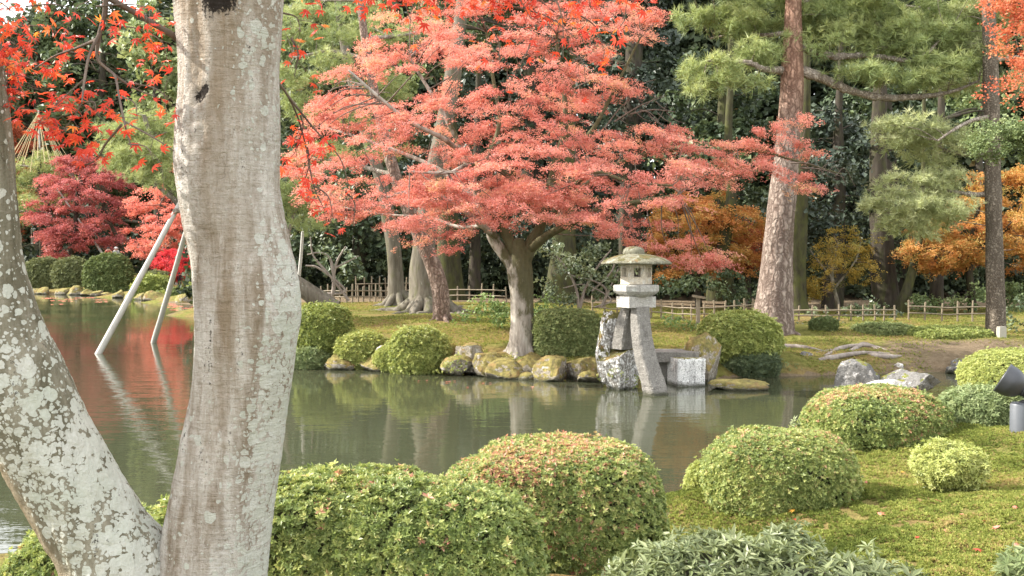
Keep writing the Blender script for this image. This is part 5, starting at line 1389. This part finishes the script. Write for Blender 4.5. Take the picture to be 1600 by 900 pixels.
small_maple('yellow leaved sapling right of the big pine trunk', [(1255, 400), (1290, 360), (1340, 350), (1372, 380), (1365, 440), (1320, 450), (1270, 470), (1250, 440)], 33.5, 1.3, 55, 24, 'yellow',
            [[(1312, 500, 8), (1308, 470, 6), (1300, 430, 5), (1310, 380, 3)], [(1304, 440, 4), (1280, 410, 3), (1265, 390, 2)], [(1304, 450, 4), (1335, 410, 3), (1345, 380, 2)]], .5, .11, bark='bark_maple', name='sapling', amean=.55)
small_maple('salmon leaved maple reaching in at the top right corner', [(1555, 165), (1575, 100), (1562, 60), (1580, 30), (1545, 0), (1530, -40), (1700, -60), (1700, 175), (1600, 165)], 15.0, 1.0, 80, 26, 'maple_salmon',
            [[(1900, 560, 60), (1860, 420, 50), (1820, 300, 42), (1790, 160, 32), (1760, 60, 22)], [(1790, 160, 20), (1700, 110, 14), (1620, 90, 8), (1575, 80, 3)], [(1775, 100, 18), (1690, 30, 12), (1600, 10, 6), (1560, -5, 3)]], .42, .085, amean=.4, frac=.5)
# green spray in front of the slim pine
small_maple('broadleaf tree pushing a deep green spray in front of the slim pine', [(1505, 215), (1530, 195), (1580, 185), (1660, 195), (1660, 245), (1590, 240), (1545, 248)], 18.0, .7, 46, 34, 'midgreen',
            [[(1870, 560, 46), (1850, 400, 40), (1800, 300, 30), (1720, 240, 18), (1640, 225, 10), (1560, 222, 4)]], .34, .085, name='broadleaf_tree', amean=.35, frac=.5)

# rope-coned pine far left
t = pine('distant pine under a yukitsuri cone of straw ropes', 82, [(66, 440, 9), (66, 400, 8), (64, 340, 7), (62, 270, 6), (60, 230, 3)],
     [[(65, 340, 5), (40, 330, 4), (20, 335, 2)], [(64, 300, 5), (90, 300, 3), (100, 310, 2)], [(62, 262, 4), (30, 258, 2)]],
     [(50, 262, 42, 14), (70, 248, 34, 9, 1), (35, 290, 36, 14), (80, 285, 26, 10, 1), (40, 325, 38, 14), (30, 345, 24, 9), (82, 318, 22, 8), (85, 262, 20, 8)], 'pine', 230, .55, M['bark_dark'], .72)
mb = MB(); a = P(60, 176, 82); 
for i in range(26):
    q = 2 * math.pi * i / 26; bb = P(60, 250 + 14 * math.sin(i * 2.3), 82) + np.array([2.25 * math.cos(q), 2.0 * math.sin(q), -.8 * random.random()])
    tube(mb, [a, bb], [.022, .022], 4, 1)
tag(mb.build('rope_cone', M['rope'], loc=a), 'cone of straw ropes hung over the distant pine', 'rope')
mb = MB(); tube(mb, [P(60, 172, 82.2), P(64, 300, 82.2), P(66, 446, 82.2)], [.06, .07, .09], 8, 3); tag(mb.build('support_pole', M['pole'], loc=G(66, 82.2)), 'upright mast carrying the distant rope cone', 'pole')

# far woods closing the view
def woods():
    mb = MB()
    n = 62000
    x = rng.uniform(-13, 64, n); y = rng.uniform(54, 70, n); z = 1 + 22 * rng.random(n) ** .8 * (1 + .25 * fbm(np.stack([x * .12, y * .1, 0 * x], -1), 3, 4))
    f = fbm(np.stack([x * .35, y * .35, z * .35], -1), 3, 12)
    k = f > -.22; p = np.stack([x, y, z], -1)[k]
    scatter(mb, T_CL, p, unit(np.array([0, -.4, .7]) + .6 * rng.normal(size=(len(p), 3))), rng.uniform(.6, 1.1, len(p)), np.clip(.42 + .7 * f[k] + rng.normal(0, .13, len(p)), 0, 1))
    n = 62000
    x = rng.uniform(-125, -14, n); y = rng.uniform(108, 125, n); z = 1 + 29 * rng.random(n) ** .8 * (1 + .3 * fbm(np.stack([x * .08, y * .1, 0 * x], -1), 3, 5)) * np.where(x < -53, .88, 1)
    f = fbm(np.stack([x * .2, y * .2, z * .2], -1), 3, 13)
    k = f > -.22; p = np.stack([x, y, z], -1)[k]
    scatter(mb, T_CL, p, unit(np.array([0, -.4, .7]) + .6 * rng.normal(size=(len(p), 3))), rng.uniform(1.0, 1.7, len(p)), np.clip(.5 + .7 * f[k] + rng.normal(0, .13, len(p)), 0, 1))
    # shaded undergrowth behind the fences
    n = 15000
    x = rng.uniform(-14, 32, n); y = rng.uniform(43, 53, n); z = 1 + 3.2 * rng.random(n) * (1 + .6 * fbm(np.stack([x * .4, y * .1, 0 * x], -1), 3, 6))
    p = np.stack([x, y, z], -1)
    scatter(mb, T_CL, p, unit(np.array([0, -.4, .7]) + .6 * rng.normal(size=(n, 3))), rng.uniform(.3, .6, n), np.clip(rng.normal(.4, .2, n), 0, 1))
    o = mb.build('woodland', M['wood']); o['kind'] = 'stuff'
woods()
# ------------------------------------------------------------------ loose shrubs, fences, poles, small things
def loose_shrub(label, crown, Y, mat, n, s, stems, name='shrub', bark='twig', a0=.5):
    b = G(crown[0][0], Y); t = thing(name, label, 'shrub', b)
    mb = MB(); cl = leaf_clumps(mb, crown, Y, n, s, a0); mb.build('foliage', M[mat], t)
    if stems:
        mb = MB()
        for q in stems: limbs_px(mb, [q], Y, 6, 5)
        mb.build('stem', M[bark], t)
    return t

loose_shrub('tangled camellia with bare twigs between the maple trunk and the lantern', [(900, 420, 40, 26), (875, 395, 30, 22, 1), (930, 395, 34, 26, .6), (950, 440, 24, 24), (900, 460, 46, 14), (965, 410, 16, 26, .8), (860, 440, 24, 26, 1)], 28.5, 'camellia', 170, .18,
    [[(905, 485, 6), (915, 450, 4), (935, 415, 3), (955, 390, 2)], [(905, 485, 6), (900, 450, 4), (885, 420, 3), (870, 400, 2)], [(940, 480, 5), (948, 455, 4), (930, 440, 3), (890, 430, 2)], [(940, 480, 4), (958, 440, 3), (966, 420, 2)], [(930, 480, 4), (955, 468, 3), (915, 445, 2), (880, 450, 2)], [(925, 455, 3), (955, 425, 3), (962, 400, 2)]], 'camellia_shrub', 'twig_pale', .55)
loose_shrub('low bamboo grass clump at the left of the coral maple trunk', [(770, 484, 44, 17), (800, 490, 26, 12, .4), (740, 490, 22, 10), (845, 480, 30, 12, 1)], 26.5, 'bamboo_leaf', 260, .16, [], 'bamboo_grass', a0=.6)
loose_shrub('broad leaved undergrowth behind the right fence near the yellow sapling', [(1300, 490, 34, 12), (1360, 482, 40, 22), (1400, 492, 30, 18, .4), (1280, 502, 24, 9, -.4)], 31, 'camellia', 150, .19, [], a0=.45)
loose_shrub('dark green hedge of bushes in front of the glimpse of white building', [(1470, 480, 50, 20), (1520, 470, 44, 22, .6), (1560, 480, 40, 24, .8), (1440, 492, 30, 14), (1600, 470, 40, 30, .5)], 33, 'midgreen', 150, .2, [], a0=.3)
loose_shrub('tall shady shrub behind the sign post', [(1060, 450, 40, 24), (1110, 440, 40, 26, .5), (1150, 455, 34, 26, .3), (1180, 465, 20, 22, .6)], 33.5, 'darkgreen', 150, .22, [], a0=.55)
loose_shrub('leafy shrub at the right end of the lawn beyond the slim pine', [(1590, 500, 30, 22), (1620, 490, 40, 34, .4)], 27.5, 'darkgreen', 170, .16, [], a0=.7)
loose_shrub('ferny low growth along the far waterline below the lawn', [(1170, 575, 26, 10), (1205, 572, 22, 8), (1240, 580, 18, 6), (1140, 582, 20, 7)], 22.6, 'midgreen', 230, .10, [], a0=.6)
loose_shrub('wispy bare branched shrub by the leaning pine base', [(520, 400, 30, 24), (545, 385, 24, 20, .4), (500, 380, 24, 24, .3), (560, 420, 20, 18, .4)], 31.5, 'camellia', 26, .16,
    [[(518, 472, 7), (522, 440, 6), (516, 405, 4), (500, 395, 3), (480, 398, 2)], [(520, 440, 5), (526, 410, 4), (540, 385, 2)], [(500, 460, 6), (540, 455, 4), (500, 420, 4), (478, 415, 3)], [(545, 470, 5), (515, 430, 4), (490, 400, 3), (485, 370, 2)], [(522, 420, 4), (560, 400, 2)]], 'shrub', 'twig_pale', .5)
for lab_, cr_s in [('small grey green tuft growing between the shoreline stones under the angular pale one', [(712, 568, 22, 9), (698, 576, 14, 7)]),
                  ('small leafy tuft beside the rust brown shoreline stone', [(822, 572, 14, 7), (806, 556, 12, 6)]),
                  ('small leafy tuft at the waterline between the last shoreline stones and the jagged one', [(900, 574, 16, 8), (872, 580, 12, 6)]),
                  ('creeping green plant hanging over the water under the jagged upright stone', [(958, 588, 18, 6), (985, 590, 12, 5)])]:
    loose_shrub(lab_, cr_s, 22.2 if cr_s[0][0] < 940 else 19.9, 'azalea_far', 300, .075, [], 'small_plant', a0=.45)
loose_shrub('dark low undergrowth along the distant left bank', [(60, 446, 40, 9), (115, 450, 40, 8), (200, 456, 36, 8, -6), (225, 446, 22, 8, -4)], 76, 'darkgreen', 260, .34, [], 'shrub', a0=.55)
loose_shrub('bright spiky grass at the foot of the lantern fence', [(1045, 504, 22, 8), (1080, 506, 26, 7), (1060, 500, 20, 7, .5)], 27.5, 'bamboo_leaf', 260, .12, [], 'grass_tussock', a0=.8)
loose_shrub('low leafy green plants at the foot of the pale fence right of the big pine', [(1300, 512, 20, 8), (1250, 510, 14, 6)], 28.0, 'camellia', 200, .12, [], a0=.5)

def fence(label, pts, hgt, spacing, r=.028, rails=(.35, .68), jit=.12, mat='bamboo', zoff=0.0, group='low bamboo fences under the trees'):
    """pts: (px, Y) along the fence"""
    w = np.array([G(px, Y) for px, Y in pts]); seg = np.linalg.norm(np.diff(w[:, :2], axis=0), axis=1); s = np.concatenate([[0], np.cumsum(seg)])
    t = thing('bamboo_fence', label, 'fence', w[0], group)
    n = int(s[-1] / spacing) + 1
    for i in range(n):
        u = s[-1] * i / (n - 1); x = np.interp(u, s, w[:, 0]) + random.uniform(-.02, .02); y = np.interp(u, s, w[:, 1]); z = zg1(x, y) + zoff
        h = hgt * random.uniform(1 - jit, 1 + jit * .5)
        mb = MB(); tube(mb, [(x, y, z - .15), (x + random.uniform(-.012, .012), y, z + h * .5), (x + random.uniform(-.02, .02), y, z + h)], [r, r, r * .95], 8, 2)
        mb.build('post', M[mat], t)
    for f in rails:
        mb = MB()
        for i in range(len(w) - 1):
            a, b = w[i], w[i + 1]; a = a.copy(); b = b.copy(); a[2] = zg1(*a[:2]) + zoff + hgt * f; b[2] = zg1(*b[:2]) + zoff + hgt * f
            off = np.array([0, -(r + .022), 0]); m_ = (a + b) / 2 + np.array([0, 0, .01])
            tube(mb, [a + off, m_ + off, b + off], [.02, .021, .018], 7, 3)
        mb.build('rail', M[mat], t)
    return t

fence('bamboo fence curving in front of the smooth grey rooted trunk', [(502, 36), (540, 35.5), (560, 36.0), (605, 37), (650, 38)], .62, .27)
fence('second bamboo fence glimpsed above the first at left', [(556, 41), (590, 41), (645, 42)], .85, .30)
fence('bamboo fence between the rooted trunks and the coral maple', [(697, 37.5), (745, 37), (790, 36.5)], .62, .42)
fence('bamboo fence between the lantern and the big pine', [(1018, 31.5), (1060, 31), (1085, 30.6), (1110, 30.6), (1178, 31.2)], .56, .34)
fence('pale bamboo fence to the right of the big pine', [(1228, 29.2), (1290, 28.8), (1340, 28.8), (1400, 29.2)], .44, .36)
fence('bamboo fence mostly hidden behind the flat green mound', [(1420, 30), (1480, 30), (1545, 30.2)], .60, .42)
fence('bamboo fence behind the tangled camellia left of the lantern', [(925, 32), (955, 31.8), (985, 31.6)], .62, .36)

# poles holding up the leaning pine
def pole(a, b, r0, r1, label, mat='pole', name='support_pole'):
    mb = MB(); tube(mb, [a, (np.array(a) + np.array(b)) / 2 + np.array([.015, 0, .01]), b], [r0, (r0 + r1) / 2, r1], 10, 5, rough=.06)
    return tag(mb.build(name, M[mat], loc=a), label, 'pole')
pole(P(152, 556, 27.6), P(284, 312, 28.4), .092, .07, 'long pale pole slanting out of the pond at left')
pole(P(239, 538, 31.2), P(296, 342, 28.8), .085, .065, 'shorter brown grey pole standing in the pond near the trunk')
pole(P(465, 452, 31), P(473, 362, 31), .055, .045, 'thin white upright pole just right of the near trunk')
pole(G(275, 76), P(286, 375, 76), .12, .10, 'grey stake under the distant coral maple')
pole(P(163, 402, 78), P(148, 378, 78), .10, .09, 'slanting prop under the distant wine red maple')
pole(P(170, 300 + 112, 79), P(86, 290, 79), .07, .06, 'thin brown prop crossing the distant wine red maple')

# sign post and marker
def sign_post():
    Y = 28.0; b = G(1091, Y); k = Y / 1600
    t = thing('sign_post', 'small roofed wooden sign post standing before the bamboo fence', 'sign post', b)
    zt = P(1091, 463, Y)[2]
    mb = MB(); box(mb, (b[0], Y, (b[2] - .1 + zt) / 2), (.09, .09, zt - b[2] + .1), rz=.2); mb.build('post', M['wood_post'], t)
    mb = MB(); V = np.array([(-.15, -.16, -.02), (.17, -.16, -.07), (.17, .16, -.07), (-.15, .16, -.02)]) + np.array([b[0], Y, zt]); prism(mb, V, V + np.array([0.01, 0, .06])); mb.build('cap', M['bamboo'], t)
sign_post()
mb = MB(); b = G(1566, 25.6); box(mb, (b[0], 25.6, b[2] + .09), (.19, .14, .30), rz=.2); box(mb, (b[0], 25.6, b[2] + .255), (.17, .12, .03), rz=.2)
tag(mb.build('marker_post', plain_mat('pale_timber', (.34, .32, .26), .8, .2, 25), loc=b), 'short pale square marker at the foot of the slim pine', 'marker')

# cut log on the lawn
mb = MB(); a, c = G(632, 25.4), G(654, 25.8); tube(mb, [a + np.array([0, 0, .05]), (a + c) / 2 + np.array([0, 0, .07]), c + np.array([0, 0, .05])], [.05, .055, .04], 8, 4, rough=.2)
tag(mb.build('log', M['twig_pale'], loc=a), 'short dead stick lying on the mossy lawn', 'log')

# garden floodlight
def floodlight():
    Y = 9.6; k = Y / 1600; c = P(1577, 596, Y); gx = P(1590, 640, Y)
    t = thing('floodlight', 'black bell shaped garden floodlight on a grey post at the right edge', 'floodlight', (gx[0], Y, zg1(gx[0], Y)))
    blk = plain_mat('black_enamel', (.035, .037, .042), .42, .15, 30)
    ax = unit(np.array([-.76, .42, .50]))
    mb = MB(); lathe(mb, c, [(.135, .055), (.140, .07), (.150, .072), (.150, .058), (.147, .045), (.146, .0), (.137, -.045), (.115, -.09), (.085, -.118), (.062, -.135), (.058, -.22), (.045, -.235), (.001, -.236)], 32, axis=ax)
    hd = mb.build('lamp_head', blk, t)
    mb = MB(); lathe(mb, c, [(.132, .052), (.10, .064), (.001, .07)], 32, axis=ax); mb.build('lens', plain_mat('lens_glass', (.10, .11, .12), .12, .1), hd)
    mb = MB()
    for f in (-.145, -.175, -.205): lathe(mb, c + ax * f, [(.063, -.006), (.069, -.004), (.069, .004), (.063, .006)], 24, axis=ax)
    mb.build('cooling_fin', blk, hd)
    e = c - ax * .18; z0 = zg1(gx[0], Y) - .1
    mb = MB(); tube(mb, [e + np.array([0, 0, .02]), e + np.array([.03, 0, -.06]), (gx[0] + .02, Y, e[2] - .12)], [.022, .022, .024], 10, 4); mb.build('bracket', blk, t)
    mb = MB(); lathe(mb, (gx[0] + .02, Y, z0), [(.085, 0), (.085, e[2] - .13 - z0), (.075, e[2] - .11 - z0), (.02, e[2] - .105 - z0)], 24); mb.build('post', plain_mat('grey_enamel', (.10, .108, .12), .45, .12, 20), t)
floodlight()

# fallen maple leaves on the near moss
spots = [(1494, 752, .06, 0), (1506, 745, .05, 1), (1378, 812, .05, 0), (1482, 838, .045, 0), (1565, 833, .055, 0), (1531, 868, .045, 1), (1470, 790, .045, 0), (1330, 788, .045, 1), (1243, 806, .05, 2), (1545, 742, .035, 1), (1527, 762, .035, 0), (1440, 850, .03, 1), (1592, 862, .05, 0), (1358, 760, .03, 0), (1250, 820, .04, 1), (1510, 812, .03, 0), (1415, 745, .03, 2), (1545, 823, .03, 1), (1590, 800, .03, 0)]
tints = [leaf_mat('fallen_leaf_' + n, [(0, a), (1, b)], .2, .6, .2) for n, a, b in (('pink', (.55, .16, .12), (.66, .30, .22)), ('red', (.44, .05, .04), (.60, .10, .07)), ('gold', (.62, .30, .04), (.70, .42, .08)))]
words = ['pale pink fallen maple leaf', 'bright red fallen maple leaf', 'golden fallen maple leaf']
for i, (px, py, s, c) in enumerate(spots):
    Y = 7.0
    for _ in range(12):
        g = G(px, Y); Y += np.clip(((402 + (H - g[2]) / Y * 1600) - py) * .012, -.4, .4)
    g = G(px, Y); mb = MB(); inst(mb, T_ML[i % 4], [g + np.array([0, 0, .028])], [unit(np.array([random.uniform(-.4, .4), random.uniform(-.5, .1), 1]))], s, .5)
    tag(mb.build('fallen_leaf', tints[c], loc=g), words[c] + ' lying on the near moss slope', 'leaf', ['pink fallen leaves on the moss', 'red fallen leaves on the moss', 'golden fallen leaves on the moss'][c])
for i in range(26):
    px, py = [(random.uniform(50, 160), random.uniform(464, 476)), (random.uniform(262, 305), random.uniform(466, 486)), (random.uniform(640, 900), random.uniform(596, 606))][0 if i < 10 else (1 if i < 20 else 2)]
    Y = 1600 * H / (py - 402); s = .16 if Y > 40 else .05
    g = P(px, py, Y); g[2] = .006; mb = MB()
    for _ in range(6 if Y > 40 else 2):
        inst(mb, T_ML[i % 4], [g + np.array([random.uniform(-1, 1) * s * 2.2, random.uniform(-1, 1) * s * 2, .012])], [(0, 0, 1)], s, random.random())
    far = Y > 40
    tag(mb.build('floating_leaves', M['maple_far'], loc=g), 'patch of red fallen leaves floating by the distant left shore' if far else 'red leaf floating on the pond below the island stones', 'leaves', 'red leaves floating far off' if far else 'red leaves floating below the stones')

# glimpse of a white building beyond the trees at right
def building():
    Y = 62; a = P(1490, 440, Y)
    t = thing('building', 'white walled building with a grey roof glimpsed through the right trees', 'building', (a[0], Y, zg1(a[0], Y)))
    z0 = zg1(a[0], Y); zt = P(1490, 424, Y)[2]; z2 = P(1490, 452, Y)[2]
    mb = MB(); box(mb, (a[0] + 1.0, Y + 3, (z0 + zt) / 2), (6, 5, zt - z0)); mb.build('wall', plain_mat('white_plaster', (.8, .8, .78), .8, .05), t)
    mb = MB(); V = np.array([(-2.6, -.1, 0), (4.5, -.1, 0), (4.5, 6.2, 0), (-2.6, 6.2, 0)]) + np.array([a[0], Y, zt]); W = V.copy(); W[:, 2] += 1.2; W[0, 1] += 2.6; W[1, 1] += 2.6; W[2, 1] -= 2.6; W[3, 1] -= 2.6; W[[0, 3], 0] += 1; W[[1, 2], 0] -= 1
    prism(mb, V, W); mb.build('roof', plain_mat('roof_tile', (.22, .23, .24), .7, .2), t)
    mb = MB(); V = np.array([(-4.2, -1.5, -.5), (3.5, -1.5, -.9), (3.5, .45, -.5), (-4.2, .45, -.1)]) + np.array([a[0], Y, z2 + .3]); prism(mb, V, V + np.array([0, 0, .12])); mb.build('canopy', plain_mat('canopy_tile', (.42, .40, .37), .8, .15), t)
    mb = MB(); box(mb, (a[0] - .5, Y + .48, z0 + 1.0), (.9, .06, 2.0)); mb.build('door', M['wood_post'], t)
building()

# strollers on the far bank
def person(px, Y, head_py, hgt, label, top, bottom, hair, turn=0.0, bent=0.0, hat=False):
    hp = P(px, head_py, Y); ox, oz = hp[0], hp[2] - hgt
    ca, sa = math.cos(turn), math.sin(turn); s = hgt / 1.72
    J = {'pel': (0, 0, .92), 'chest': (0, -.05 * bent, 1.22), 'neck': (0, -.10 * bent, 1.46), 'head': (0, -.03 - .12 * bent, 1.56), 'top': (0, -.02 - .12 * bent, 1.70)}
    for k, x in (('L', -1), ('R', 1)):
        J.update({'sh' + k: (.19 * x, -.08 * bent, 1.42), 'el' + k: (.25 * x, .02, 1.14), 'wr' + k: (.22 * x, -.16, .96), 'ha' + k: (.20 * x, -.22, .90), 'hip' + k: (.10 * x, 0, .88), 'kn' + k: (.11 * x, -.03 * x, .50), 'an' + k: (.11 * x, .04 * x, .09), 'to' + k: (.12 * x, -.15, .04)})
    names = list(J); rad = {'pel': .15, 'chest': .16, 'neck': .06, 'head': .105, 'top': .075, 'sh': .075, 'el': .055, 'wr': .04, 'ha': .045, 'hip': .10, 'kn': .065, 'an': .045, 'to': .04}
    E = [('pel', 'chest'), ('chest', 'neck'), ('neck', 'head'), ('head', 'top')]
    for k in 'LR': E += [('neck', 'sh' + k), ('sh' + k, 'el' + k), ('el' + k, 'wr' + k), ('wr' + k, 'ha' + k), ('pel', 'hip' + k), ('hip' + k, 'kn' + k), ('kn' + k, 'an' + k), ('an' + k, 'to' + k)]
    me = bpy.data.meshes.new('person')
    me.from_pydata([((x * ca - y * sa) * s, (x * sa + y * ca) * s, z * s) for x, y, z in J.values()], [(names.index(a), names.index(b)) for a, b in E], [])
    o = bpy.data.objects.new('person', me); col.objects.link(o); o.location = (ox, Y, oz); BASE[o.name] = np.array([ox, Y, oz])
    md = o.modifiers.new('skin', 'SKIN'); md.use_smooth_shade = True
    if not me.skin_vertices: pass
    for i, nme in enumerate(names):
        r = rad.get(nme, rad.get(nme[:-1], .05)) * s; me.skin_vertices[0].data[i].radius = (r, r * (.7 if nme in ('pel', 'chest') else 1))
    me.skin_vertices[0].data[0].use_root = True
    sb = o.modifiers.new('sub', 'SUBSURF'); sb.levels = 2; sb.render_levels = 2
    m, nt, bs, out = new_mat('person_clothes')
    sp = nd(nt, 'SeparateXYZ'); nt.links.new(coords(nt), sp.inputs[0])
    f1 = math_n(nt, 'GREATER_THAN', sp.outputs['Z'], .90 * s); f2 = math_n(nt, 'GREATER_THAN', sp.outputs['Z'], 1.47 * s)
    nt.links.new(mix(nt, f2, mix(nt, f1, bottom, top), (.50, .33, .25)), bs.inputs['Base Color']); bs.inputs['Roughness'].default_value = .85
    me.materials.append(m)
    tag(o, label, 'person')
    mb = MB(); h = np.array([ox, Y, oz]) + np.array([0, .02 * s, 1.64 * s])
    hd = np.array([ox, Y, oz]) + np.array([0, (-.03 - .12 * bent) * s, 1.615 * s])
    lathe(mb, hd, [(.108 * s, -.02), (.118 * s, .03 * s), (.105 * s, .08 * s), (.06 * s, .12 * s), (.002, .13 * s)] if not hat else [(.17 * s, .0), (.172 * s, .012), (.118 * s, .02), (.11 * s, .09 * s), (.05 * s, .125 * s), (.002, .13 * s)], 18)
    mb.build('hat' if hat else 'hair', plain_mat('hat_cloth' if hat else 'hair', hair, .8, .1), o)
    mb = MB(); fy = hd + np.array([0, -.105 * s, -.045 * s])
    for x in (-.035, .035): lathe(mb, fy + np.array([x * s, .012 * s, .025 * s]), [(.012 * s, 0), (.008 * s, .006)], 8, axis=(0, -1, 0))
    lathe(mb, fy + np.array([0, 0, -.005 * s]), [(.018 * s, -.01), (.008 * s, .025 * s)], 8, axis=(0, -1, 0)); box(mb, fy + np.array([0, .006, -.05 * s]), (.05 * s, .012, .012 * s))
    mb.build('face', plain_mat('face_features', (.20, .10, .08), .8, .1), o)
    return o
person(169.5, 76, 386, 1.65, 'dark haired person in a red jacket behind the largest distant shrub', (.42, .09, .07), (.06, .06, .08), (.03, .028, .026), .3)
person(181.5, 76.5, 386, 1.68, 'person in a pale hat and grey jacket behind the largest distant shrub', (.40, .40, .38), (.08, .08, .09), (.62, .60, .56), -.2, hat=True)
person(280.5, 66, 426, 1.05, 'small person in dark clothes on the far path beside the second pole', (.02, .024, .04), (.03, .03, .045), (.02, .02, .02), .5, .6)
